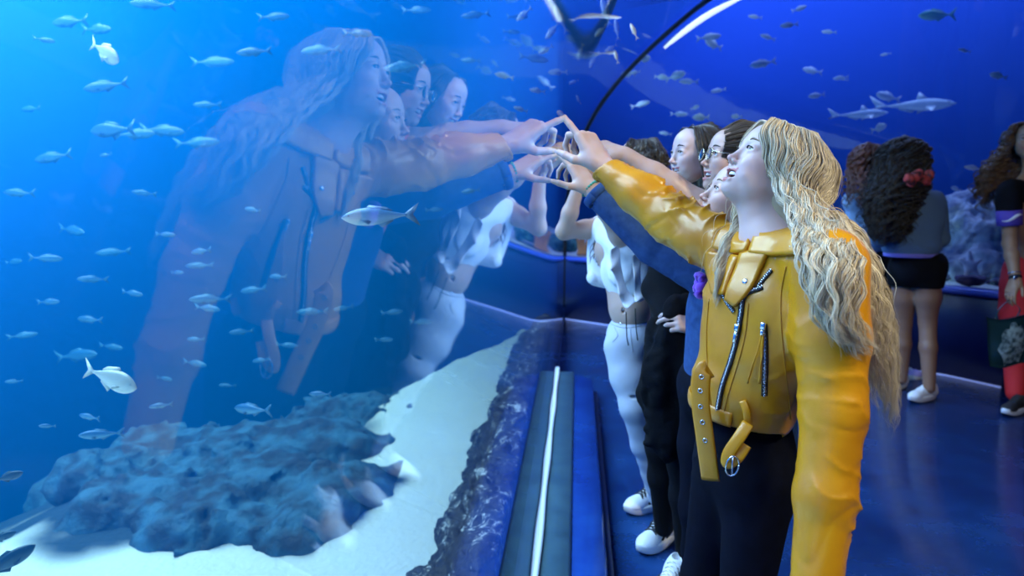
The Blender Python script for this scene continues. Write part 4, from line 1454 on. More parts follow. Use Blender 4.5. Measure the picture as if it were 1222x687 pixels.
ringA = [(hp(.016, 0, .097), hx * .052 - hz * .018, hy * .008),
         (hp(.002, 0, .084), hx * .080, hy * .064),
         (hp(-.014, 0, .036), hx * .108, hy * .094),
         (hp(-.030, 0, -.045), hx * .092, hy * .098),
         (U(962, 262, 1.42), V3(-.080, -.02, 0), V3(-.04, -.120, 0)),
         (U(998, 318, 1.40), V3(-.085, -.03, 0), V3(-.085, -.20, 0)),
         (U(1032, 395, 1.42), V3(-.070, -.03, 0), V3(-.075, -.17, 0)),
         (U(1055, 510, 1.44), V3(-.050, -.03, 0), V3(-.04, -.09, 0))]
V, F, c1 = strands(ringA, 8000, 1, th=(math.radians(80), math.radians(285)), rad=(.86, 1.05), amp=.0058, wl=.074, r0=.00065, fly=.003, lenr=(.70, 1.0), npts=64)
mesh_obj('hair_locks', V, F, blonde, hair, c1)
# the near side swept back over the ear and over the shoulder
ringB = [(hp(.018, 0, .097), hx * .052 - hz * .018, hy * .008),
         (hp(.012, 0, .080), hx * .070, hy * .058),
         (hp(-.004, 0, .034), hx * .092, hy * .090),
         (hp(-.034, 0, -.030), hx * .062, hy * .096),
         (U(955, 262, 1.36), V3(-.050, -.02, 0), V3(.01, -.075, 0)),
         (U(985, 305, 1.27), V3(-.070, -.02, 0), V3(-.02, -.105, 0)),
         (U(1003, 370, 1.22), V3(-.055, -.02, 0), V3(-.03, -.08, 0)),
         (U(1012, 420, 1.22), V3(-.04, -.02, 0), V3(.02, -.07, 0))]
V, F, c1 = strands(ringB, 3800, 5, th=(math.radians(33), math.radians(125)), rad=(.88, 1.05), amp=.0062, wl=.070, r0=.00065, fly=.006, lenr=(.68, 1.0), npts=64)
mesh_obj('hair_locks', V, F, blonde, hair, c1)
# the far side hanging down in front of the shoulder
def over_jacket(px, py, o):
    h = ray_hit(J, px, py); return h + norm(np.array([0, 0, CAM_Z]) - h) * o
ringC = [(hp(.018, 0, .097), hx * .052 - hz * .018, hy * .008),
         (hp(.014, 0, .084), hx * .068, hy * .060),
         (hp(.000, 0, .020), hx * .085, hy * .092),
         (hp(-.004, 0, -.060), hx * .056, hy * .080),
         (U(890, 262, 1.46), V3(-.018, .0, 0), V3(.0, -.035, 0)),
         (over_jacket(874, 300, .022), V3(-.030, .0, 0), V3(.0, -.018, 0)),
         (over_jacket(864, 335, .020), V3(-.026, .0, 0), V3(.0, -.016, 0)),
         (over_jacket(857, 378, .014), V3(-.016, .0, 0), V3(.0, -.012, 0))]
V, F, c1 = strands(ringC, 2200, 9, th=(math.radians(200), math.radians(318)), rad=(.55, 1.05), amp=.0055, wl=.07, r0=.00065, fly=.006, lenr=(.68, .98), npts=60)
mesh_obj('hair_locks', V, F, blonde, hair, c1)

# ================================================================ the young girl in denim beside her
P2 = empty('person', (0.57, 1.72, 0.0), 'person with blonde hair in a blue denim jacket, arm reaching out under the yellow sleeve', 'person')
H2 = Fr(U(885, 241, 1.70), frame((-.90, .02, .42)), .92)
nb2 = U(899, 300, 1.74)
r2s, r2e, r2w = U(862, 345, 1.76), U(778, 296, 1.86), U(705, 226, 1.93)
x2 = norm(U(672, 176, 1.99) - r2w)
HAND2 = dict(curl=((.15, .1, .1), (.8, .9, .6), (.95, 1.0, .7), (1.0, 1.1, .8)), thumb=((.50, .80, -.50), (.78, .45, -.45)))
denim = pmat('blue_denim', (.018, .050, .16), .85, spec=.2, noise=(55, (.035, .09, .24), .25), bump=(240, .4, .001))
simple_body(P2, H2, nb2, [dict(s=r2e, e=r2e * .4 + r2w * .6, w=r2w, r=(.03, .03, .028, .026, .021), hand=(x2, (.45, -.45, .7), 1), hs=.93, pose=HAND2)],
            (.58, .40, .33), h=.0026, mouth=1.2, smile=1.2, eye=.9, shoulders=[r2s], nail=pmat('blue_nail_polish', (.05, .16, .75), .15, coat=.5), iris=(.06, .12, .16), brow=(.25, .16, .09))
Q = Sdf()
Q.ell((.575, 1.80, 1.00), (.10, .12, .16), TF, k=.03); Q.ell((.575, 1.80, .86), (.10, .12, .14), TF, k=.04)
Q.cone(r2s, (.62, 1.68, r2s[2]), .055, .055, k=.03)
Q.cone(r2s, r2e, .052, .043, k=.02); Q.cone(r2e, r2w, .043, .036, k=.015)
Q.cone((.64, 1.68, 1.06), (.67, 1.66, .84), .048, .042, k=.02); Q.cone((.67, 1.66, .84), (.68, 1.62, .64), .042, .036, k=.02)
Q.cone(r2w - x2 * .03, r2w + x2 * .06, .029, .03, k=.003, mode='s')
Q.add(lambda P: np.where(P[..., 0] > .33, -9.0, (P - (r2w - norm(r2w - r2e) * .01)) @ norm(r2w - r2e)), [0] * 3, [0] * 3, .004, 'i')
Q.disp(lambda P: wrinkle(r2s, r2e, 18, .005, seed=12)(P) + wrinkle(r2e, r2w, 18, .005, seed=13)(P))
dj = cloth_obj('denim_jacket', Q, .005, denim, P2)
ax = norm(r2w - r2e); ux, uy, _ = rot_to(ax)
ring = [r2w - ax * .024 + .0375 * (ux * math.cos(a) + uy * math.sin(a)) for a in np.linspace(0, 2 * PI, 33)]
mesh_obj('cuff', *sweep(ring, .013, .004, 8, up=np.array([norm(p - (r2w - ax * .024)) for p in ring])), denim, dj)
# green bead bracelet at the wrist
parts_ = []
bc = r2w + ax * .004
for a in np.linspace(0, 2 * PI, 20, endpoint=False):
    parts_.append(uvball(bc + .0265 * (ux * math.cos(a) + uy * math.sin(a)), (.0038,) * 3, None, 8, 6))
mesh_obj('bracelet', *merge(parts_), pmat('green_beads', (.05, .35, .25), .3), P2)
T2 = Sdf(); leg(T2, (.56, 1.86, .80), (.54, 1.85, .43), (.56, 1.86, .07), (.085, .072, .054, .048, .036)); leg(T2, (.59, 1.73, .80), (.57, 1.70, .43), (.58, 1.71, .07), (.085, .072, .054, .048, .036))
T2.ell((.575, 1.80, .80), (.11, .13, .10), TF, k=.04)
cloth_obj('trousers', T2, .007, jeans_dark, P2)
for a in ((.56, 1.86), (.58, 1.71)): sneaker(P2, (a[0] + .05, a[1], 0), (-1, -.1), upper=lace_b, sole=sole_w, lace=lace_b)
# purple scrunchie on the denim front
pc = U(836, 340, 1.66)
ring = [pc + np.array([.004 * math.sin(3 * a), .012 * math.cos(a), .024 * math.sin(a)]) + .004 * np.array([math.cos(9 * a), math.sin(8 * a), math.cos(7 * a)]) for a in np.linspace(0, 2 * PI, 60)]
mesh_obj('hair_scrunchie', *sweep(ring, .010 + .003 * np.sin(np.linspace(0, 40, 60)), None, 8), pmat('purple_velvet', (.22, .04, .62), .7, sheen=.5), P2)
h0 = H2
low = [(U(908, 300, 1.72), V3(-.05, 0, 0), V3(0, -.08, 0)), (U(900, 350, 1.72), V3(-.05, 0, 0), V3(0, -.09, 0)), (U(898, 410, 1.74), V3(-.04, 0, 0), V3(0, -.07, 0))]
G = Sdf(); G.ell((-.022, 0, .026), (.078, .073, .072), k=.02, M=H2); G.ell((-.045, 0, -.03), (.058, .072, .08), k=.03, M=H2); G.cone(H2.p((-.04, 0, -.04)), U(902, 360, 1.74), .07, .06, k=.04)
G.ell((.076, 0, -.03), (.065, .064, .105), k=.012, mode='s', M=H2)
V, F = sdf_mesh(G, .006); hr = mesh_obj('hair', V, F, blonde, P2, np.full((len(V), 3), .35))
V, F, c1 = strands(hair_rings(H2, low, top=.094), 1500, 21, th=(math.radians(45), math.radians(315)), rad=(.93, 1.05), amp=.005, wl=.08, r0=.0009, npts=44)
mesh_obj('hair_locks', V, F, blonde, hr, c1)

# ================================================================ the girl with glasses in the orange T-shirt
P3 = empty('person', (0.66, 2.02, 0.0), 'person with pulled-back dark hair, thin glasses and an orange T-shirt', 'person')
H3 = Fr(U(880, 191, 1.97), frame((-.97, -.08, .20)), .93)
nb3 = U(884, 240, 2.0)
r3s, r3e, r3w = U(858, 262, 2.02), U(800, 222, 2.04), U(745, 185, 2.07)
OLIVE = (.50, .33, .26)
simple_body(P3, H3, nb3, [dict(s=r3s, e=r3e, w=r3w, r=(.046, .044, .038, .035, .024), hand=(U(705, 166, 2.12) - r3w, (.2, -.3, .9), 1), pose=POINT)], OLIVE,
            h=.003, mouth=1.2, smile=1.1, shoulders=[r3s, (.69, 1.90, 1.2)], nail=pmat('bare_nail', (.6, .4, .36), .3))
rust = pmat('orange_cotton', (.62, .13, .04), .85, bump=(220, .3, .001))
Q = Sdf()
Q.ell((.65, 2.03, 1.08), (.09, .13, .16), TF, k=.03); Q.ell((.66, 2.03, .92), (.09, .12, .18), TF, k=.05)
Q.cone(r3s, (.70, 1.90, r3s[2]), .060, .055, k=.03); Q.cone(r3s, r3s * .5 + r3e * .5, .060, .052, k=.02)
Q.cone((.70, 1.90, 1.20), (.73, 1.90, 1.06), .055, .05, k=.02)
Q.cone(nb3 + [0, 0, -.02], nb3 + [0, 0, .08], .052, .06, k=.006, mode='s')
ax3 = norm(r3e - r3s)
Q.add(lambda P: np.where(P[..., 0] > r3s[0] + .02, -9.0, (P - (r3s + ax3 * .07)) @ ax3), [0] * 3, [0] * 3, .003, 'i')
Q.plane((0, 0, .78), (0, 0, -1))
Q.disp(lambda P: .003 * vnoise(P, 14))
cloth_obj('t_shirt', Q, .006, rust, P3)
T3 = Sdf(); leg(T3, (.65, 2.11, .80), (.63, 2.11, .43), (.66, 2.12, .07), (.085, .072, .054, .048, .036)); leg(T3, (.68, 1.98, .80), (.67, 1.96, .43), (.69, 1.96, .07), (.085, .072, .054, .048, .036))
T3.ell((.66, 2.04, .80), (.11, .13, .12), TF, k=.04)
cloth_obj('trousers', T3, .008, jeans_dark, P3)
for a in ((.66, 2.12), (.69, 1.96)): sneaker(P3, (a[0] + .05, a[1], 0), (-1, -.1), upper=lace_b, sole=sole_w, lace=lace_b)
dark_hair = hair_mat('dark_brown_hair', (.060, .042, .022), (.010, .007, .006), .34)
G = Sdf(); G.ell((-.014, 0, .028), (.090, .075, .075), k=.02, M=H3); G.ell((-.055, 0, -.02), (.05, .066, .06), k=.03, M=H3)
G.ell((-.115, 0, .03), (.040, .040, .040), k=.02, M=H3)
G.ell((.092, 0, -.052), (.064, .068, .108), k=.010, mode='s', M=H3)
V, F = sdf_mesh(G, .005); hr = mesh_obj('hair', V, F, dark_hair, P3, np.full((len(V), 3), .3))
q = H3.p; hxx, hyy, hzz = H3.R[:, 0] * H3.s, H3.R[:, 1] * H3.s, H3.R[:, 2] * H3.s
rg = [(q((.070, 0, .014)), hzz * .058, hyy * .056), (q((.020, 0, .020)), hzz * .091, hyy * .078), (q((-.03, 0, .022)), hzz * .090, hyy * .082), (q((-.08, 0, .025)), hzz * .062, hyy * .058), (q((-.115, 0, .03)), hzz * .03, hyy * .03)]
V, F, c1 = strands(rg, 900, 31, th=(-2.2, 2.2), rad=(.98, 1.03), amp=.0008, wl=.1, r0=.0009, npts=28, fly=.01)
mesh_obj('hair_locks', V, F, dark_hair, hr, c1)
# glasses
gl = empty('glasses', H3.p((.09, 0, 0)), None, None); set_parent(gl, P3)
wire = pmat('thin_gold_wire', (.75, .66, .45), .25, metal=1)
lens_m, nt, out = new_mat('clear_lens')
g_ = nt.nodes.new('ShaderNodeBsdfGlossy'); g_.inputs['Roughness'].default_value = .03; t_ = nt.nodes.new('ShaderNodeBsdfTransparent'); mx = nt.nodes.new('ShaderNodeMixShader'); f_ = nt.nodes.new('ShaderNodeFresnel')
f_.inputs['IOR'].default_value = 1.10
nt.links.new(f_.outputs[0], mx.inputs[0]); nt.links.new(t_.outputs[0], mx.inputs[1]); nt.links.new(g_.outputs[0], mx.inputs[2]); nt.links.new(mx.outputs[0], out.inputs[0])
parts_ = []
for s in (-1, 1):
    ring = [q((.104 - .9 * (abs(.033 * s + .020 * math.cos(a)) ** 2), s * .033 + .020 * math.cos(a), -.003 + .0185 * math.sin(a))) for a in np.linspace(0, 2 * PI, 33)]
    parts_.append(sweep(ring, .0011, None, 6))
    parts_.append(sweep([q((.104, s * .058, .004)), q((.05, s * .077, .004)), q((.0, s * .081, .002)), q((-.012, s * .080, -.02))], .0011, None, 6))
    V, F = uvball((0, 0, 0), (.0010, .0195, .018), None, 20, 8)
    mesh_obj('lens', q(V + np.array([.1022, s * .033, -.003])), F, lens_m, gl)
parts_.append(sweep([q((.108, -.011, .0)), q((.111, 0, .004)), q((.108, .011, .0))], .0012, None, 6))
mesh_obj('frame', *merge(parts_), wire, gl)

# ================================================================ the dark-haired girl in black
P4 = empty('person', (0.58, 2.36, 0.0), 'person with long dark hair in a black top, beyond the one with glasses', 'person')
H4 = Fr(U(833, 184, 2.17), frame((-.95, -.22, .05)), .87)
nb4 = U(838, 232, 2.22)
hold = U(806, 384, 2.12)
PALE = (.58, .42, .37)
simple_body(P4, H4, nb4, [dict(s=U(850, 282, 2.18), e=U(868, 372, 2.12), w=U(838, 386, 2.08), hand=((-1, -.15, .12), (.1, -.9, .5), -1), pose=dict(curl=((.5, .7, .4), (.55, .7, .4), (.6, .7, .4), (.6, .7, .4)), thumb=((.8, .45, -.4), (.9, .1, -.4))), r=(.045, .042, .034, .033, .024))], PALE,
            h=.003, mouth=.75, smile=1.3, shoulders=[U(812, 275, 2.35)])
black_knit = pmat('black_knit', (.004, .0045, .007), .9, spec=.15, bump=(120, .6, .002))
Q = Sdf()
c4 = np.array([.575, 2.30, 0])
Q.ell(c4 + [0, 0, 1.09], (.10, .12, .16), TF, k=.03); Q.ell(c4 + [0, 0, .93], (.10, .11, .16), TF, k=.04)
Q.cone(U(808, 292, 2.36), U(850, 290, 2.18), .058, .058, k=.03)
Q.cone(U(850, 290, 2.18), U(866, 370, 2.12), .056, .048, k=.02); Q.cone(U(866, 370, 2.12), U(846, 384, 2.09), .047, .038, k=.02)
Q.cone(U(806, 295, 2.37), U(783, 345, 2.32), .054, .046, k=.02); Q.cone(U(783, 345, 2.32), U(800, 385, 2.2), .046, .04, k=.02)
Q.disp(lambda P: .005 * vnoise(P, 12))
cloth_obj('sweater', Q, .006, black_knit, P4)
T4 = Sdf(); leg(T4, (.56, 2.36, .80), (.53, 2.33, .43), (.56, 2.36, .10), (.085, .070, .050, .046, .034)); leg(T4, (.60, 2.22, .80), (.575, 2.18, .43), (.60, 2.20, .10), (.085, .070, .050, .046, .034))
T4.ell((.58, 2.29, .82), (.11, .13, .12), TF, k=.04)
cloth_obj('leggings', T4, .007, black_knit, P4)
q4 = UZ(824, 668, 0.0)
sneaker(P4, (q4[0] + .03, q4[1] + .05, 0), (-.50, -.86), .235, upper=up_w, sole=sole_w, lace=lace_w)
sneaker(P4, (.60, 2.20, 0), (-.6, -.8), .235, upper=up_w, sole=sole_w, lace=lace_w)
G = Sdf(); G.ell((-.020, 0, .026), (.080, .074, .072), k=.02, M=H4); G.ell((-.050, 0, -.03), (.060, .072, .08), k=.03, M=H4); G.cone(H4.p((-.05, 0, -.04)), U(852, 290, 2.26), .07, .06, k=.04)
G.ell((.092, 0, -.054), (.064, .066, .110), k=.010, mode='s', M=H4)
V, F = sdf_mesh(G, .006); hr = mesh_obj('hair', V, F, dark_hair, P4, np.full((len(V), 3), .3))
low = [(U(848, 260, 2.25), V3(-.07, 0, 0), V3(0, -.10, 0)), (U(852, 330, 2.28), V3(-.06, 0, 0), V3(0, -.10, 0))]
V, F, c1 = strands(hair_rings(H4, low), 1100, 41, th=(math.radians(48), math.radians(312)), rad=(.9, 1.03), amp=.002, wl=.12, r0=.001, npts=40)
mesh_obj('hair_locks', V, F, dark_hair, hr, c1)
# the black coat she holds
CO = Sdf()
a0 = U(806, 372, 2.14)
CO.cone(U(812, 375, 2.10), U(800, 450, 2.10), .055, .085, k=.03, flat=((0, 1, 0), .6)); CO.cone(U(800, 450, 2.10), U(797, 520, 2.10), .085, .075, k=.03, flat=((0, 1, 0), .6))
CO.cone(U(785, 395, 2.16), U(782, 470, 2.16), .04, .05, k=.03); CO.cone(U(782, 470, 2.16), U(786, 528, 2.16), .05, .032, k=.03)
CO.cone(U(826, 400, 2.1), U(823, 515, 2.12), .05, .062, k=.03)
CO.disp(lambda P: .012 * vnoise(P * np.array([1, 1, .25]), 22) + .004 * vnoise(P, 40))
V, F = sdf_mesh(CO, .0055)
coat = mesh_obj('coat', V, F, pmat('black_wool', (.004, .005, .008), .95, spec=.12, bump=(90, .7, .003)))
tag(coat, 'black wool coat bunched up and hanging from the hand of the girl in black', 'coat')
for px in (748, 757):
    pts = [U(px - 1, 372, 2.42), U(px, 400, 2.40), U(px + 2, 412, 2.40)] if px == 748 else [U(px + 1, 368, 2.42), U(px + 2, 390, 2.4), U(px + 4, 406, 2.4)]
    mesh_obj('drawstring', *sweep(spline(pts, 14), .0022, None, 6), lace_b, coat)

# ================================================================ the girl in white jeans
P5 = empty('person', (0.47, 2.65, 0.0), 'person in white jeans and white crop top, both bare arms raised', 'person')
H5 = Fr(U(764, 194, 2.72), frame((-.90, .30, .18)), .90)
nb5 = U(760, 248, 2.70)
s5r, s5l = U(716, 272, 2.86), U(748, 296, 2.56)
e5r, w5r = U(673, 276, 2.80), U(694, 212, 2.74)
e5l, w5l = U(724, 252, 2.48), U(696, 200, 2.42)
hips5 = U(753, 402, 2.66)
def mid5(S):
    S.cone(nb5 + [0, 0, -.02], (s5r + s5l) / 2 - [0, 0, .05], .045, .065, k=.04)
    S.cone((s5r + s5l) / 2 - [0, 0, .05], U(752, 360, 2.66), .065, .08, k=.03); S.ell(U(752, 368, 2.66), (.080, .105, .10), k=.03)
    S.cone(nb5, s5r, .045, .042, k=.03)
    nv = U(744, 371, 2.57)
    S.ell(nv, (.006, .02, .010), k=.004, mode='s')
    for hx_, ax_ in ((776, 589), (800, 628)): pass
simple_body(P5, H5, nb5, [dict(s=s5r, e=e5r, w=w5r, hand=(U(667, 172, 2.72) - w5r, (.5, .2, .8), 1), pose=SPLAY),
                          dict(s=s5l, e=e5l, w=w5l, hand=(U(664, 165, 2.36) - w5l, (.5, -.6, .5), -1), pose=SPLAY)], (.52, .36, .29), h=.0036, mouth=.4, smile=1, extra=mid5)
mesh_obj('navel_stud', *uvball(U(744, 369, 2.575), (.004, .004, .004), None, 10, 8), STEEL, P5)
white_crepe = pmat('white_crepe', (.80, .82, .86), .8, bump=(160, .3, .001))
Q = Sdf()
tc5 = U(748, 318, 2.67)
Q.ell(tc5, (.098, .135, .13), k=.03); Q.cone(s5l, (s5l + s5r) / 2, .055, .06, k=.03); Q.cone(s5r, (s5l + s5r) / 2, .052, .06, k=.03)
Q.cone(s5r + [0, 0, -.02], U(716, 330, 2.80), .050, .055, k=.02)
Q.cone(nb5 + [0, 0, -.03], nb5 + [0, 0, .08], .06, .07, k=.006, mode='s')
# slanted lower edge, flutes
hemq = U(745, 352, 2.60)
Q.add(lambda P: (hemq[2] + .18 * (P[..., 1] - 2.6) * 0 - .10 * (P[..., 0] - hemq[0]) - P[..., 2]), [0] * 3, [0] * 3, .004, 'i')
Q.disp(lambda P: .008 * np.sin(P[..., 1] * 70 + P[..., 0] * 40 + 3 * vnoise(P, 8)) * np.clip((1.12 - P[..., 2]) * 8, 0, 1))
top5 = cloth_obj('wrap_top', Q, .005, white_crepe, P5)
# ruffle falling from the neckline
def ruffle(pts, wd, off, name, par, seed=0):
    ln = spline(pts, 60); V = []; F = []
    for i, p in enumerate(ln):
        t = i / 59
        for k in range(6):
            v = k / 5
            wv = .010 * math.sin(t * 17 + seed) * v
            V.append(p + np.array([-wd * v * .75 + .2 * wv, -wd * v * .45 + wv, -wd * v * .45 + .006 * math.cos(t * 17 + seed) * v]) * (1 + .2 * math.sin(9 * t)))
    n = len(V)
    V = np.array(V); V2 = V + np.array([.002, .003, 0])
    I = np.arange(360).reshape(60, 6)
    q0 = np.stack([I[:-1, :-1], I[1:, :-1], I[1:, 1:], I[:-1, 1:]], -1).reshape(-1, 4)
    Fq = [tuple(x) for x in q0] + [tuple(x[::-1] + n) for x in q0]
    for (a, b) in ((0, 1),):
        for i in range(59): Fq.append((I[i, 5], I[i + 1, 5], I[i + 1, 5] + n, I[i, 5] + n)); Fq.append((I[i, 0] + n, I[i + 1, 0] + n, I[i + 1, 0], I[i, 0]))
        for k in range(5): Fq.append((I[0, k], I[0, k + 1], I[0, k + 1] + n, I[0, k] + n)); Fq.append((I[59, k] + n, I[59, k + 1] + n, I[59, k + 1], I[59, k]))
    return mesh_obj(name, np.vstack([V, V2]), Fq, white_crepe, par)
ruffle([U(739, 292, 2.52), U(741, 318, 2.51), U(748, 345, 2.51), U(760, 358, 2.50)], .045, 0, 'ruffle', top5)
ruffle([U(768, 285, 2.50), U(764, 310, 2.49), U(765, 340, 2.49), U(772, 356, 2.49)], .04, 0, 'ruffle', top5, 2)
white_denim = pmat('white_denim', (.44, .49, .58), .8, bump=(220, .4, .001))
T5 = Sdf()
T5.ell(hips5, (.098, .135, .10), k=.03)
k5a, a5a = U(757, 486, 2.52), U(785, 588, 2.62); k5b, a5b = U(772, 490, 2.72), U(792, 575, 2.82)
leg(T5, U(745, 415, 2.60), k5a, UZ(786, 596, .09), (.080, .070, .052, .048, .036), k=.025)
leg(T5, U(765, 415, 2.74), k5b, UZ(797, 580, .10), (.080, .070, .052, .048, .036), k=.025)
T5.plane(U(752, 379, 2.62), (-.05, 0, 1))
T5.disp(lambda P: .0015 * vnoise(P, 25) + .0015 * np.sin(P[..., 2] * 110 + 4 * vnoise(P, 9)) * np.clip((.35 - P[..., 2]) * 8, 0, 1))
T5.ell(ray_hit(T5, 757, 474), (.018, .02, .006), k=.002, mode='s')
jn = cloth_obj('white_jeans', T5, .005, white_denim, P5)
for pix, w_ in (([(728, 386), (745, 391), (765, 389)], .0012), ([(733, 390), (737, 400), (731, 408)], .0012), ([(752, 391), (753, 405), (755, 420)], .0012)):
    ln = lay(T5, pix, .0006, 20)
    if len(ln) > 3: mesh_obj('seam', *sweep(ln, w_, None, 5), pmat('grey_stitching', (.32, .36, .42), .8), jn)
h_ = ray_hit(T5, 741, 386)
mesh_obj('button', *uvball(h_, (.006, .006, .006), None, 12, 8), STEEL, jn)
black_panel = pmat('black_suede', (.010, .010, .014), .8)
f1 = UZ(790, 603, 0.0); sneaker(P5, (f1[0] + .03, f1[1] + .03, 0), (-.86, -.50), .235, upper=up_w, sole=sole_w, accent=black_panel, lace=lace_b)
f2 = UZ(800, 640, 0.0); sneaker(P5, (f2[0] + .02, f2[1] + .02, 0), (-.72, -.69), .235, upper=up_w, sole=sole_w, accent=black_panel, lace=lace_b)
G = Sdf(); G.ell((-.020, 0, .026), (.082, .075, .073), k=.02, M=H5); G.ell((-.050, 0, -.03), (.060, .074, .08), k=.03, M=H5); G.cone(H5.p((-.05, 0, -.04)), U(778, 290, 2.74), .075, .06, k=.04)
G.ell((.092, 0, -.054), (.064, .066, .110), k=.010, mode='s', M=H5)
V, F = sdf_mesh(G, .007); hr = mesh_obj('hair', V, F, dark_hair, P5, np.full((len(V), 3), .3))
low = [(U(776, 260, 2.74), V3(-.08, 0, 0), V3(0, -.11, 0)), (U(780, 330, 2.76), V3(-.07, 0, 0), V3(0, -.10, 0))]
V, F, c1 = strands(hair_rings(H5, low, gx=1.05, gy=1.05), 900, 51, th=(math.radians(45), math.radians(315)), rad=(.9, 1.08), amp=.008, wl=.05, r0=.0012, npts=50, curl=True)
mesh_obj('hair_locks', V, F, dark_hair, hr, c1)
ln = [(U(722, 262, 2.84), V3(-.012, 0, 0), V3(0, .03, 0)), (U(717, 280, 2.80), V3(-.02, 0, 0), V3(0, .03, 0)), (U(714, 300, 2.78), V3(-.02, 0, 0), V3(0, .03, 0)), (U(712, 318, 2.78), V3(-.01, 0, 0), V3(0, .02, 0))]
V, F, c1 = strands(ln, 120, 53, rad=(.2, 1.0), amp=.004, wl=.06, r0=.0012, npts=24)
mesh_obj('hair_locks', V, F, hair_mat('brown_hair', (.16, .07, .04), (.05, .02, .015)), hr, c1)

# ================================================================ visitors further back
curly_dark = hair_mat('dark_curly_hair', (.016, .010, .007), (.003, .0025, .002), .5, .3)
auburn = hair_mat('auburn_hair', (.20, .07, .045), (.05, .02, .015), .45)
BROWN = (.26, .14, .09)
# girl seen from behind in the grey-blue sweatshirt
P7 = empty('person', (2.05, 4.3, 0.0), 'person with long curly dark hair and black shorts, standing with back turned', 'person')
H7 = Fr(U(1078, 186, 4.30), frame((.55, .82, -.12)), .98)
nb7 = U(1080, 226, 4.28)
def legs7(S):
    S.cone(nb7, U(1090, 320, 4.32), .05, .07, k=.03)
    leg(S, U(1107, 325, 4.27), U(1107, 385, 4.28), UZ(1109, 463, .08), (.085, .075, .050, .050, .034), k=.02)
    leg(S, U(1080, 325, 4.38), U(1078, 385, 4.40), UZ(1076, 452, .08), (.085, .075, .050, .050, .034), k=.02)
simple_body(P7, H7, nb7, [], BROWN, h=.006, mouth=.0, extra=legs7)
sweat = pmat('grey_blue_sweatshirt', (.10, .19, .30), .9, bump=(90, .4, .003))
Q = Sdf(); c7 = U(1088, 262, 4.27)
Q.ell(c7, (.19, .13, .20), k=.05); Q.ell(U(1088, 292, 4.27), (.175, .13, .12), k=.05)
Q.cone(U(1056, 240, 4.2), U(1114, 240, 4.32), .07, .07, k=.05)
Q.cone(U(1116, 243, 4.32), U(1122, 285, 4.36), .065, .052, k=.02); Q.cone(U(1122, 285, 4.36), U(1108, 278, 4.5), .052, .044, k=.02)
Q.cone(U(1056, 243, 4.2), U(1050, 285, 4.2), .065, .052, k=.02); Q.cone(U(1050, 285, 4.2), U(1066, 270, 4.42), .052, .044, k=.02)
Q.plane(U(1088, 306, 4.27), (0, 0, -1)); Q.disp(lambda P: .008 * vnoise(P * np.array([1, 1, 1.8]), 7))
sw7 = cloth_obj('sweatshirt', Q, .009, sweat, P7)
hem = []
for a in np.linspace(0, 2 * PI, 49):
    d = np.array([math.cos(a), math.sin(a), 0]); p = U(1088, 303, 4.27) + d * .4
    for _ in range(60):
        v = sdf_val(Q, p[None])[0]
        if v < .002: break
        p = p - d * v * .7
    hem.append(p)
mesh_obj('lilac_hem', *sweep(hem, .006, .016, 8), pmat('lilac_trim', (.22, .20, .62), .8), sw7)
Q = Sdf(); Q.ell(U(1096, 318, 4.29), (.17, .13, .14), k=.04)
Q.cone(U(1107, 318, 4.26), U(1107, 336, 4.27), .098, .096, k=.03); Q.cone(U(1079, 318, 4.38), U(1078, 336, 4.38), .098, .096, k=.03)
Q.plane(U(1096, 342, 4.3), (0, 0, -1)); Q.plane(U(1096, 301, 4.3), (0, 0, 1)); Q.disp(lambda P: .004 * vnoise(P, 12))
cloth_obj('shorts', Q, .009, black_knit, P7)
f = UZ(1116, 474, 0); sneaker(P7, f, (-.55, -.25), .25, upper=up_w, sole=sole_w, lace=lace_w)
f = UZ(1082, 461, 0); sneaker(P7, f, (-.55, -.2), .25, upper=up_w, sole=sole_w, lace=lace_w)
# red patterned scarf at her shoulder
parts_ = []
rs7 = random.Random(4)
Q = Sdf()
for j in range(7): Q.ell(U(1084 + 4.2 * j, 212 + 5 * math.sin(j * 1.7), 3.97 + .02 * j), (.028, .022, .032), k=.01)
Q.disp(lambda P: .006 * vnoise(P, 40))
mesh_obj('scarf', *sdf_mesh(Q, .006), pmat('red_patterned_scarf', (.50, .06, .05), .8, noise=(30, (.06, .015, .02), .08)), P7)
def curls(P, H, low, n, seed, mat, th=(0, 2 * PI), gx=1.1, gy=1.1, amp=.014, wl=.055, top=.104, r0=.0022, mass=None, fringe=None):
    G = Sdf(); G.ell((-.020, 0, .028), (.090, .084, .080), k=.02, M=H); G.ell((-.045, 0, -.03), (.066, .078, .085), k=.03, M=H)
    if mass:
        for a, b, r1_, r2_ in mass: G.cone(a, b, r1_, r2_, k=.04)
    G.ell((.080, 0, -.035), (.062, .064, .110), k=.010, mode='s', M=H)
    V, F = sdf_mesh(G, .009); hr = mesh_obj('hair', V, F, mat, P, np.full((len(V), 3), .18))
    V, F, c1 = strands(hair_rings(H, low, top=top, gx=gx, gy=gy), n, seed, th=th, rad=(.86, 1.12), amp=amp, wl=wl, r0=r0, npts=84, curl=True, clump=12, cspread=.04)
    mesh_obj('hair_locks', V, F, mat, hr, c1)
curls(P7, H7, [(U(1074, 218, 4.20), V3(.03, .14, 0), V3(-.14, .0, 0)), (U(1064, 245, 4.13), V3(.03, .09, 0), V3(-.13, .0, 0)), (U(1060, 272, 4.10), V3(.02, .08, 0), V3(-.10, 0, 0)), (U(1060, 295, 4.11), V3(.02, .05, 0), V3(-.06, 0, 0))],
      1500, 71, curly_dark, gx=1.25, gy=1.30, r0=.0026, amp=.017, wl=.075, mass=[(H7.p((-.06, 0, -.03)), U(1062, 255, 4.14), .08, .07)])

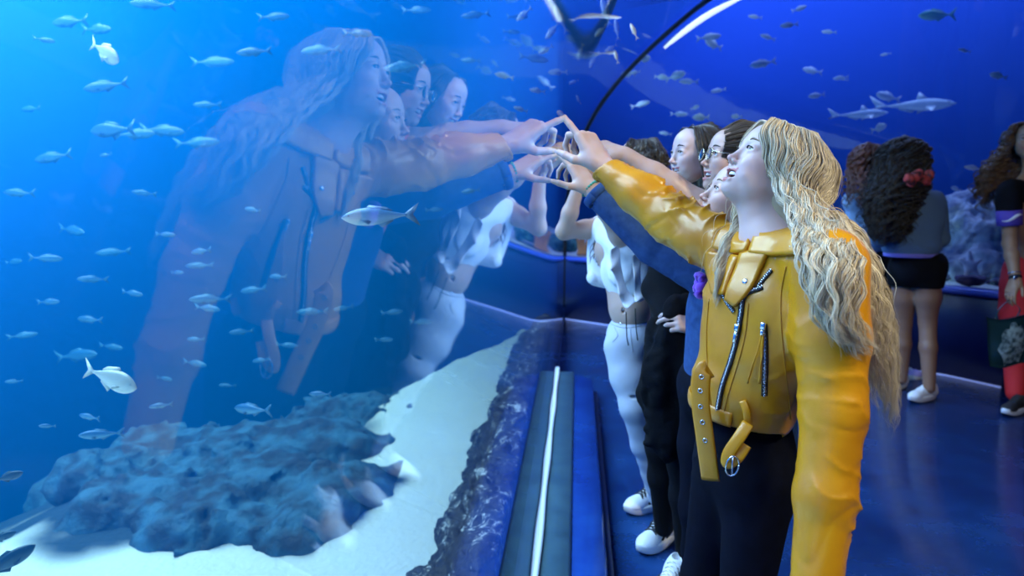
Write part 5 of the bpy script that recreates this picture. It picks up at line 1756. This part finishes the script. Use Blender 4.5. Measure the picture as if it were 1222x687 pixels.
# girl half hidden in front of her with auburn hair
P8 = empty('person', (2.05, 4.75, 0.0), 'person with auburn hair and lilac trainers, mostly hidden behind the blonde waves', 'person')
H8 = Fr(U(1036, 190, 4.62), frame((.5, .8, .1)), .95)
def legs8(S):
    S.cone(U(1040, 226, 4.62), U(1046, 325, 4.72), .05, .07, k=.03)
    leg(S, U(1052, 330, 4.70), U(1054, 385, 4.70), UZ(1056, 446, .08), (.08, .07, .05, .048, .034), k=.02)
    leg(S, U(1038, 330, 4.75), U(1036, 385, 4.75), UZ(1036, 440, .08), (.08, .07, .05, .048, .034), k=.02)
simple_body(P8, H8, U(1040, 226, 4.62), [], BROWN, h=.007, mouth=0, extra=legs8)
Q = Sdf(); Q.ell(U(1042, 262, 4.64), (.17, .13, .24), k=.05); Q.cone(U(1018, 240, 4.6), U(1066, 240, 4.7), .07, .07, k=.05)
Q.cone(U(1020, 243, 4.6), U(1022, 300, 4.62), .06, .048, k=.02)
cloth_obj('pale_top', Q, .010, pmat('pale_blue_cotton', (.32, .46, .62), .85), P8)
Q = Sdf(); Q.ell(U(1044, 318, 4.68), (.16, .13, .16), k=.04); cloth_obj('shorts', Q, .010, black_knit, P8)
lil = pmat('lilac_suede', (.42, .36, .80), .7)
f = UZ(1056, 449, 0); sneaker(P8, f, (.85, -.35), .24, upper=lil, sole=sole_w, lace=lace_w)
f = UZ(1038, 444, 0); sneaker(P8, f, (.8, -.5), .24, upper=lil, sole=sole_w, lace=lace_w)
curls(P8, H8, [(U(1036, 222, 4.55), V3(.03, .14, 0), V3(-.13, .0, 0)), (U(1034, 255, 4.5), V3(.03, .09, 0), V3(-.13, .0, 0))], 700, 73, auburn, gx=1.2, gy=1.2, amp=.010, r0=.0028)

# girl at the right edge in black tee and red trousers
P9 = empty('person', (3.05, 4.1, 0.0), 'person with long curly hair, black T-shirt and red trousers, smiling', 'person')
H9 = Fr(U(1229, 166, 4.12), frame((-.62, -.78, -.02)), .98)
nb9 = U(1232, 206, 4.14)
s9, e9, w9 = U(1204, 232, 4.02), U(1205, 290, 4.00), U(1212, 334, 3.90)
def legs9(S):
    S.cone(U(1214, 250, 4.05), U(1230, 300, 4.1), .05, .05, k=.03); S.cone(U(1230, 300, 4.1), U(1216, 395, 4.10), .06, .06, k=.03)
    leg(S, U(1215, 390, 4.10), U(1213, 420, 4.10), UZ(1214, 466, .09), (.07, .06, .045, .045, .034), k=.02)
simple_body(P9, H9, nb9, [dict(s=s9, e=e9, w=w9, hand=(U(1203, 356, 3.86) - w9, (-.9, -.4, .1), 1), pose=RELAX, r=(.044, .042, .036, .035, .026))], (.34, .20, .12), h=.0048, mouth=.35, smile=1.2, extra=legs9, shoulders=[s9], nail=None)
Q = Sdf(); Q.ell(U(1236, 262, 4.15), (.16, .12, .24), k=.05); Q.cone(U(1206, 228, 4.05), U(1262, 228, 4.25), .07, .07, k=.05)
Q.cone(s9, s9 * .35 + e9 * .65, .066, .060, k=.02)
ax9 = norm(e9 - s9)
Q.add(lambda P: np.where(P[..., 0] > (s9[0] + .075), -9.0, (P - (s9 * .4 + e9 * .6)) @ ax9), [0] * 3, [0] * 3, .003, 'i')
Q.disp(lambda P: .005 * vnoise(P, 9)); Q.plane(U(1236, 318, 4.1), (0, 0, -1))
tee = cloth_obj('t_shirt', Q, .007, black_knit, P9)
# the sleeve band: purple with a white swoosh-like stripe
cb = s9 * .52 + e9 * .48
ux, uy, _ = rot_to(ax9)
Vb = []
seg = 48
for a in np.linspace(0, 2 * PI, seg, endpoint=False):
    for t, rr9 in ((-.045, .0655), (.045, .0640), (.045, .0610), (-.045, .0625)):
        Vb.append(cb + ax9 * t + rr9 * (ux * math.cos(a) + uy * math.sin(a)))
Fb = [(i * 4 + j, i * 4 + (j + 1) % 4, ((i + 1) % seg) * 4 + (j + 1) % 4, ((i + 1) % seg) * 4 + j) for i in range(seg) for j in range(4)]
mesh_obj('sleeve_band', Vb, Fb, pmat('purple_band', (.10, .06, .42), .7), tee)
pts = []
ac = math.atan2(np.dot(np.array([-.3, -.95, 0]), uy), np.dot(np.array([-.3, -.95, 0]), ux))
for t in np.linspace(-1, 1, 16):
    a = ac + t * .85
    pts.append(cb + ax9 * (.010 * math.sin(t * 3) + .012 * t) + .0675 * (ux * math.cos(a) + uy * math.sin(a)))
mesh_obj('white_band_stripe', *sweep(pts, np.interp(np.linspace(-1, 1, 16), [-1, -.2, 1], [.002, .010, .003]), .0015, 6, up=np.array([norm(p - cb) for p in pts])), white_cloth, tee)
red_cloth = pmat('red_trousers', (.55, .012, .015), .75, bump=(120, .3, .002))
Q = Sdf(); Q.ell(U(1228, 325, 4.14), (.15, .12, .15), k=.04)
leg(Q, U(1219, 340, 4.10), U(1214, 405, 4.10), UZ(1213, 468, .10), (.115, .10, .075, .066, .056), k=.03)
leg(Q, U(1248, 340, 4.2), U(1246, 400, 4.2), U(1246, 455, 4.2), (.11, .10, .07, .068, .058), k=.03)
Q.disp(lambda P: .006 * vnoise(P * np.array([1, 1, .4]), 12))
cloth_obj('trousers', Q, .008, red_cloth, P9)
f = UZ(1222, 488, 0); sneaker(P9, f, (-.75, -.45), .25, upper=black_panel, sole=sole_w, lace=lace_b)
f = UZ(1252, 496, 0); sneaker(P9, f, (-.3, -.95), .25, upper=black_panel, sole=sole_w, lace=lace_b)
bx, by_, _ = rot_to(norm(e9 - w9)); wc = w9 * .93 + e9 * .07
ring = [wc + .030 * (bx * math.cos(a) + by_ * math.sin(a)) for a in np.linspace(0, 2 * PI, 33)]
wt = mesh_obj('wristwatch', *sweep(ring, .0035, .010, 8, up=np.array([norm(e9 - w9)] * 33)), lace_b, P9)
mesh_obj('watch_face', *uvball(wc + norm([-.55, -.83, 0]) * .031, (.014, .006, .014), None, 16, 8), STEEL, wt)
ring = [wc + norm(e9 - w9) * .024 + .031 * (bx * math.cos(a) + by_ * math.sin(a)) for a in np.linspace(0, 2 * PI, 33)]
mesh_obj('bracelet', *sweep(ring, .0035, None, 8), STEEL, P9)
curls(P9, H9, [(U(1212, 205, 4.16), V3(-.06, -.06, 0), V3(.11, -.09, 0)), (U(1206, 232, 4.18), V3(-.05, -.05, 0), V3(.11, -.09, 0)), (U(1200, 256, 4.18), V3(-.03, -.03, 0), V3(.09, -.06, 0))],
      900, 75, hair_mat('brown_curly_hair', (.17, .09, .045), (.02, .012, .008), .4), th=(math.radians(55), math.radians(305)), gx=1.15, gy=1.25, r0=.0026, amp=.015, wl=.07)

# dark shopping bag with a pale portrait-like print hanging at her side
bagm = pmat('dark_plastic_bag', (.010, .035, .040), .25, spec=.6)
bag = empty('shopping_bag', U(1203, 405, 3.72), 'dark plastic shopping bag with a pale grey print, hanging in front of red trousers', 'bag')
def bag_sheet(px0, px1, py0, py1, Y, n=14, bulge=.03, front=-1):
    V = []
    for i in range(n):
        for j in range(n):
            u, v = i / (n - 1), j / (n - 1)
            p = U(px0 + (px1 - px0) * u + 5 * (1 - v) * (.5 - u) * -1, py0 + (py1 - py0) * v + 3 * math.sin(u * 5), Y)
            p = p + np.array([0, front * bulge * math.sin(PI * u) * math.sin(PI * min(1, v * .9 + .1)), 0]) + np.array([0, .006 * vnoise(p[None], 14)[0], 0])
            V.append(p)
    return np.array(V)
n = 14
Vf = bag_sheet(1180, 1226, 378, 436, 3.72, n, .03, -1); Vk = bag_sheet(1180, 1226, 378, 436, 3.725, n, .02, 1)
I = np.arange(n * n).reshape(n, n)
qd = np.stack([I[:-1, :-1], I[1:, :-1], I[1:, 1:], I[:-1, 1:]], -1).reshape(-1, 4)
Fq = [tuple(x[::-1]) for x in qd] + [tuple(x + n * n) for x in qd]
ed = list(I[0, :]) + list(I[1:, -1]) + list(I[-1, :-1][::-1]) + list(I[1:-1, 0][::-1])
for a, b_ in zip(ed, ed[1:] + ed[:1]): Fq.append((a, b_, b_ + n * n, a + n * n))
mesh_obj('bag_body', np.vstack([Vf, Vk]), Fq, bagm, bag)
# print: a loose grey oval figure of hair and face shapes, generic
pr = pmat('pale_print', (.30, .42, .42), .5, noise=(38, (.03, .07, .08), .10))
Vp = Vf.reshape(n, n, 3)
def bagpt(u, v):
    a, b_ = u * (n - 1), v * (n - 1); i, j = min(int(a), n - 2), min(int(b_), n - 2); s, t = a - i, b_ - j
    return Vp[i, j] * (1 - s) * (1 - t) + Vp[i + 1, j] * s * (1 - t) + Vp[i, j + 1] * (1 - s) * t + Vp[i + 1, j + 1] * s * t
pv = []; m1, m2 = 9, 28
for i in range(m1):
    for j in range(m2):
        a = 2 * PI * j / m2; r = i / (m1 - 1)
        rr9 = (1 + .10 * math.sin(7 * a) + .05 * math.sin(13 * a)) * r
        pv.append(bagpt(.56 + .34 * rr9 * math.cos(a) * (1.0 + .2 * math.sin(a)), .52 + .42 * rr9 * math.sin(a)) + np.array([0, -.003, 0]))
Fp = [(i * m2 + j, i * m2 + (j + 1) % m2, (i + 1) * m2 + (j + 1) % m2, (i + 1) * m2 + j) for i in range(m1 - 1) for j in range(m2)]
Fp = [f[::-1] for f in Fp]
mesh_obj('printed_panel', pv, Fp, pr, bag)
for px in (1188, 1212):
    pts = [U(px, 380, 3.72), U(px + 5, 368, 3.76), U(1204, 358, 3.80)]
    mesh_obj('handle', *sweep(spline(pts, 12), .004, .0015, 6), bagm, bag)

# ================================================================ fish
def fish_mat(name, back, belly, rough=.35):
    m, nt, out = new_mat(name)
    N, L = nt.nodes, nt.links
    b = N.new('ShaderNodeBsdfPrincipled'); L.new(b.outputs[0], out.inputs[0])
    a = N.new('ShaderNodeAttribute'); a.attribute_name = 'Col'; L.new(a.outputs['Color'], b.inputs['Base Color'])
    b.inputs['Roughness'].default_value = rough; b.inputs['Metallic'].default_value = .15
    return m
silver = fish_mat('silver_scales', None, None)
def fish_parts(L=.25, hgt=.30, wid=.13, back=(.25, .42, .5), belly=(.85, .9, .9), tail=.28, forked=1, spots=None, shark=False):
    """body along +x (nose at +L/2); returns dict of part meshes"""
    ns, seg = 30, 16
    xs = np.linspace(0, 1, ns)
    if shark: prof = np.interp(xs, [0, .04, .12, .3, .5, .75, .92, 1], [.02, .25, .6, 1, .95, .45, .16, .08])
    else: prof = np.interp(xs, [0, .04, .12, .25, .42, .6, .8, .93, 1], [.03, .30, .62, .90, 1, .82, .42, .17, .14])
    for _ in range(2): prof[1:-1] = (prof[:-2] + 2 * prof[1:-1] + prof[2:]) / 4
    V = []; C_ = []
    for x, p in zip(xs, prof):
        for j in range(seg):
            a = 2 * PI * j / seg
            z = math.sin(a) * p * hgt * L / 2 * (1.0 if math.sin(a) > 0 else 1.05); y = math.cos(a) * p * wid * L / 2
            V.append((L * (.5 - x), y, z))
            t = np.clip(.5 - math.sin(a) * .9, 0, 1)
            C_.append(np.array(back) * (1 - t) + np.array(belly) * t)
    F = [(i * seg + j, (i + 1) * seg + j, (i + 1) * seg + (j + 1) % seg, i * seg + (j + 1) % seg) for i in range(ns - 1) for j in range(seg)]
    F += [tuple(range(seg)), tuple((ns - 1) * seg + j for j in range(seg))[::-1]]
    out = {'body': (np.array(V), F, np.array(C_))}
    def fin(outline, th=.010):
        o = np.array(outline, float); n = len(o)
        V = np.concatenate([np.stack([o[:, 0], np.full(n, th * L / 2 * .5), o[:, 1]], 1), np.stack([o[:, 0], np.full(n, -th * L / 2 * .5), o[:, 1]], 1)])
        F = [tuple(range(n)), tuple(range(n, 2 * n))[::-1]] + [(i, i + n, (i + 1) % n + n, (i + 1) % n) for i in range(n)]
        return V, F, np.tile(np.array(back) * .6 + np.array(belly) * .4, (2 * n, 1))
    tx = -.5 * L; th = tail * L
    out['tail_fin'] = fin([(tx + .03 * L, .02 * L), (tx - .20 * L, th * .62), (tx - .15 * L, th * .25), (tx - .10 * L, 0), (tx - .15 * L, -th * .25), (tx - .20 * L, -th * (.62 if not shark else .25)), (tx + .03 * L, -.02 * L)])
    h2 = hgt * L / 2
    if shark: out['dorsal_fin'] = fin([(.12 * L, h2 * .85), (-.02 * L, h2 * 2.1), (-.06 * L, h2 * .85)])
    else: out['dorsal_fin'] = fin([(.14 * L, h2 * .80), (.06 * L, h2 * 1.28), (-.20 * L, h2 * .95), (-.30 * L, h2 * .55), (-.24 * L, h2 * .45)])
    out['anal_fin'] = fin([(-.05 * L, -h2 * .85), (-.12 * L, -h2 * 1.3), (-.30 * L, -h2 * .6), (-.27 * L, -h2 * .4)])
    for s, k in ((1, 'pectoral_fin'), (-1, 'pectoral_fin.')):
        v, f, c = fin([(.20 * L, 0), (.06 * L, -.10 * L * (2.0 if shark else 1)), (.02 * L, -.05 * L), (.12 * L, .02 * L)])
        a = s * (1.1 if shark else .6); q = v.copy(); q[:, 2] = v[:, 2] * math.cos(a) - v[:, 1] * math.sin(a); q[:, 1] = v[:, 2] * -math.sin(a) + v[:, 1] * math.cos(a)
        q[:, 1] += s * wid * L * .40; q[:, 2] -= h2 * .25
        out[k] = (q, f, c)
    for s, k in ((1, 'eye'), (-1, 'eye.')):
        v, f = uvball((.37 * L, s * wid * L * .24, h2 * .18), (.018 * L, .01 * L, .018 * L), None, 10, 8)
        out[k] = (v, f, np.full((len(v), 3), .01))
    return out
_proto = {}
def put_fish(kind, loc, heading, pitch, size, label, group=None, cat='fish', name='fish'):
    """copy the kind's parts; heading = angle in plan of the nose, size = length"""
    first = kind not in _proto
    if first:
        spec = dict(KINDS_[kind]); root = bpy.data.objects.new(name, None); C.objects.link(root); kids = []
        for k, (v, f, c) in fish_parts(L=1.0, **spec).items():
            o = mesh_obj(k.rstrip('.'), v, f, silver, None, c); o.parent = root; kids.append(o)
        _proto[kind] = (root, kids)
    else:
        r0, k0 = _proto[kind]
        root = r0.copy(); C.objects.link(root)
        for o in k0:
            c = o.copy(); c.parent = root; C.objects.link(c)
    root.location = [float(v) for v in loc]; root.scale = (size,) * 3
    root.rotation_euler = (0, -pitch, heading)
    tag(root, label, cat, group)
    return root
KINDS_ = dict(scad=dict(hgt=.27, wid=.15, back=(.10, .26, .40), belly=(.72, .85, .90)),
              white=dict(hgt=.30, wid=.16, back=(.50, .60, .70), belly=(.95, .95, .95)),
              shoal=dict(hgt=.26, wid=.14, back=(.03, .14, .28), belly=(.11, .32, .48)),
              bream=dict(hgt=.44, wid=.16, back=(.55, .60, .50), belly=(.90, .90, .80), tail=.36),
              dark=dict(hgt=.34, wid=.15, back=(.02, .06, .08), belly=(.05, .12, .14), tail=.34),
              shark=dict(hgt=.17, wid=.14, back=(.35, .45, .55), belly=(.85, .90, .95), tail=.26, shark=True),
              green=dict(hgt=.30, wid=.15, back=(.05, .30, .25), belly=(.30, .60, .50), tail=.34))
R_ = math.radians
# the big tank: (px, py, depth, length, heading, pitch) ; heading 0 = nose to the right, 180 = nose to the left
put_fish('bream', U(137, 453, 1.9), R_(-12), R_(-16), .150, 'pale bream with a blunt head swimming above the low reef', name='bream')
put_fish('bream', U(128, 64, 2.6), R_(-25), R_(-28), .14, 'pale bream tilted nose-down near the top of the big tank', name='bream')
put_fish('scad', U(446, 258, 1.55), R_(176), R_(-3), .150, 'slim silver fish with a pale belly passing in front of the reflected jacket', name='scad')
put_fish('dark', U(12, 568, 1.8), R_(10), R_(15), .07, 'small dark fish at the left edge above the sand')
put_fish('dark', U(12, 668, 1.7), R_(30), R_(25), .13, 'large dark fish low over the sand at the left corner')
put_fish('dark', U(4, 640, 1.9), R_(20), R_(15), .07, 'small dark fish just above the large dark one')
school = [(178, 5, 38), (80, 26, 40), (118, 35, 36), (55, 48, 18), (258, 74, 40), (122, 103, 42), (130, 155, 60), (165, 160, 40), (198, 156, 44), (240, 170, 42), (60, 188, 40),
          (245, 125, 26), (88, 275, 36), (132, 301, 30), (58, 308, 28), (108, 333, 26), (238, 300, 26), (236, 317, 28), (213, 325, 16), (125, 185, 14), (18, 312, 18),
          (247, 357, 40), (250, 368, 30), (300, 346, 30), (105, 381, 28), (286, 396, 24), (235, 434, 28), (198, 452, 18), (95, 424, 50), (135, 414, 24), (190, 484, 22), (105, 497, 24),
          (117, 518, 38), (298, 488, 50), (232, 405, 22), (55, 508, 14), (345, 412, 24), (15, 455, 14), (370, 372, 34), (408, 368, 22), (470, 372, 24), (505, 384, 26), (460, 405, 20),
          (500, 12, 30), (565, 18, 30), (620, 20, 24), (612, 38, 18), (480, 80, 46), (560, 72, 22), (640, 70, 34), (300, 62, 34), (430, 40, 30), (380, 60, 40), (330, 20, 30), (560, 228, 22), (520, 250, 20),
          (35, 130, 22), (20, 230, 30), (170, 230, 22), (300, 250, 22), (200, 280, 20), (330, 330, 22), (160, 350, 24), (60, 360, 22), (30, 400, 24), (310, 430, 22), (380, 470, 26), (270, 460, 18)]
rf = random.Random(11)
for i, (px, py, ln) in enumerate(school):
    Y = rf.uniform(3.6, 5.6) if px < 400 else rf.uniform(3.8, 5.6)
    if py > 465: Y = rf.uniform(2.4, 2.8)
    p = U(px, py, Y); size = ln / FPX * np.linalg.norm(p - np.array([0, 0, CAM_Z])) * .92
    hd = 180 if rf.random() < .6 else 0
    put_fish('shoal', p, R_(hd + rf.uniform(-25, 25)), R_(rf.uniform(-9, 9)), size, *(('small pale blue fish in the upper water of the big tank', 'shoal fish in the upper big tank') if py < 215 else ('small pale blue fish in the open water halfway down the big tank', 'shoal fish halfway down the big tank') if py < 400 else ('small pale blue fish low over the dark reef', 'shoal fish low over the reef')), name='shoal_fish')
steep = [(668, 20, 28, 60), (722, 12, 26, 70), (736, 33, 20, 80), (756, 36, 16, 60), (716, 38, 18, -40), (658, 38, 22, -50), (692, 64, 18, -70), (707, 74, 16, -60), (728, 58, 14, -30), (735, 66, 14, 70), (664, 86, 22, -5),
         (684, 98, 12, -20), (690, 118, 10, 60), (650, 60, 18, -30), (640, 108, 18, 5), (624, 18, 20, -40), (600, 90, 20, 10), (620, 130, 16, 15)]
for px, py, ln, pt in steep:
    Y = rf.uniform(3.0, 4.0); p = U(px, py, Y); size = ln / FPX * np.linalg.norm(p - np.array([0, 0, CAM_Z]))
    put_fish('white', p, R_(200 + rf.uniform(-10, 10)), R_(pt), size, 'small pale fish swimming steeply beside the arched glass joint', 'steep swimming fish by the joint', name='shoal_fish')
# the far tank
put_fish('shark', U(1098, 125, 7.6), R_(-6), R_(2), .75, 'pale shark-like fish gliding highest over the curly-haired visitor', name='shark', cat='shark')
put_fish('shark', U(1030, 136, 7.4), R_(-4), R_(3), .52, 'smaller pale shark swimming left of the larger one', name='shark', cat='shark')
put_fish('green', U(1115, 18, 6.4), R_(184), R_(-3), .30, 'green fish with a small tail near the top of the far tank')
far = [(808, 90, 18), (790, 92, 12), (955, 10, 14), (988, 38, 12), (915, 44, 14), (850, 52, 18), (848, 44, 22), (908, 76, 24), (968, 84, 20), (820, 97, 18), (856, 108, 14), (812, 136, 16), (766, 124, 18), (835, 140, 16), (973, 114, 16),
       (878, 139, 10), (1002, 93, 12), (1058, 115, 26), (1050, 152, 16), (830, 128, 8), (748, 88, 14), (757, 86, 10), (793, 159, 12), (1006, 94, 8), (1056, 65, 8), (940, 30, 16), (770, 70, 14), (1085, 235, 8), (900, 20, 12), (1150, 60, 10), (1190, 90, 12), (1160, 200, 14), (1140, 225, 12)]
for px, py, ln in far:
    Y = rf.uniform(6.2, 7.6) if px > 900 else rf.uniform(6.6, 7.6); 
    if px > 1120: Y = rf.uniform(5.2, 5.8)
    p = U(px, py, Y); size = ln / FPX * np.linalg.norm(p - np.array([0, 0, CAM_Z])) * 1.05
    put_fish('bream' if rf.random() < .4 else 'white', p, R_((180 if rf.random() < .7 else 0) + rf.uniform(-25, 25)), R_(rf.uniform(-12, 22)), size, *(('small white fish in the far tank above the group of pointing people', 'far tank fish above the group') if px < 925 else ('small white fish in the far tank above the visitors standing at the back', 'far tank fish above the back visitors')), name='shoal_fish')
# starfish-like pale sponge on the far sand
p = FT(1158, 318, .40)
Q = Sdf()
for a in range(5): Q.cone(p, p + np.array([.07 * math.cos(a * 1.256 + .3), .03 * math.sin(a * 1.256), .09 * math.sin(a * 1.256 + .3) + .02]), .030, .012, k=.02)
V, F = sdf_mesh(Q, .006)
tag(mesh_obj('sponge', V, F, pmat('white_sponge', (.8, .8, .85), .8, bump=(60, .5, .01))), 'small white upright sponge on the sand behind the far glass', 'sponge')

# streak of light near the far tank's top, built as an added glowing tube
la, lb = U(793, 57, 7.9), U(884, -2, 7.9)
light_streak = empty('tank_light_streak', (la + lb) / 2, 'bright slanting streak of white light near the top of the far tank', 'light_streak')
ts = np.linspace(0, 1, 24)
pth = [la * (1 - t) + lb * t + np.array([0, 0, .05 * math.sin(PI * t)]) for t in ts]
mesh_obj('streak_glow', *sweep(pth, .028 * np.sin(PI * np.clip(ts, .04, .96)) ** .5 + .004, None, 10), pmat('glowing_streak', (1, 1, .9), .4, emit=((.9, .95, .85), 1.3)), light_streak)
mesh_obj('streak_backing', *sweep([p + np.array([0, .03, .035]) for p in pth], .02, .010, 8), pmat('streak_backing_grey', (.1, .14, .3), .5), light_streak)
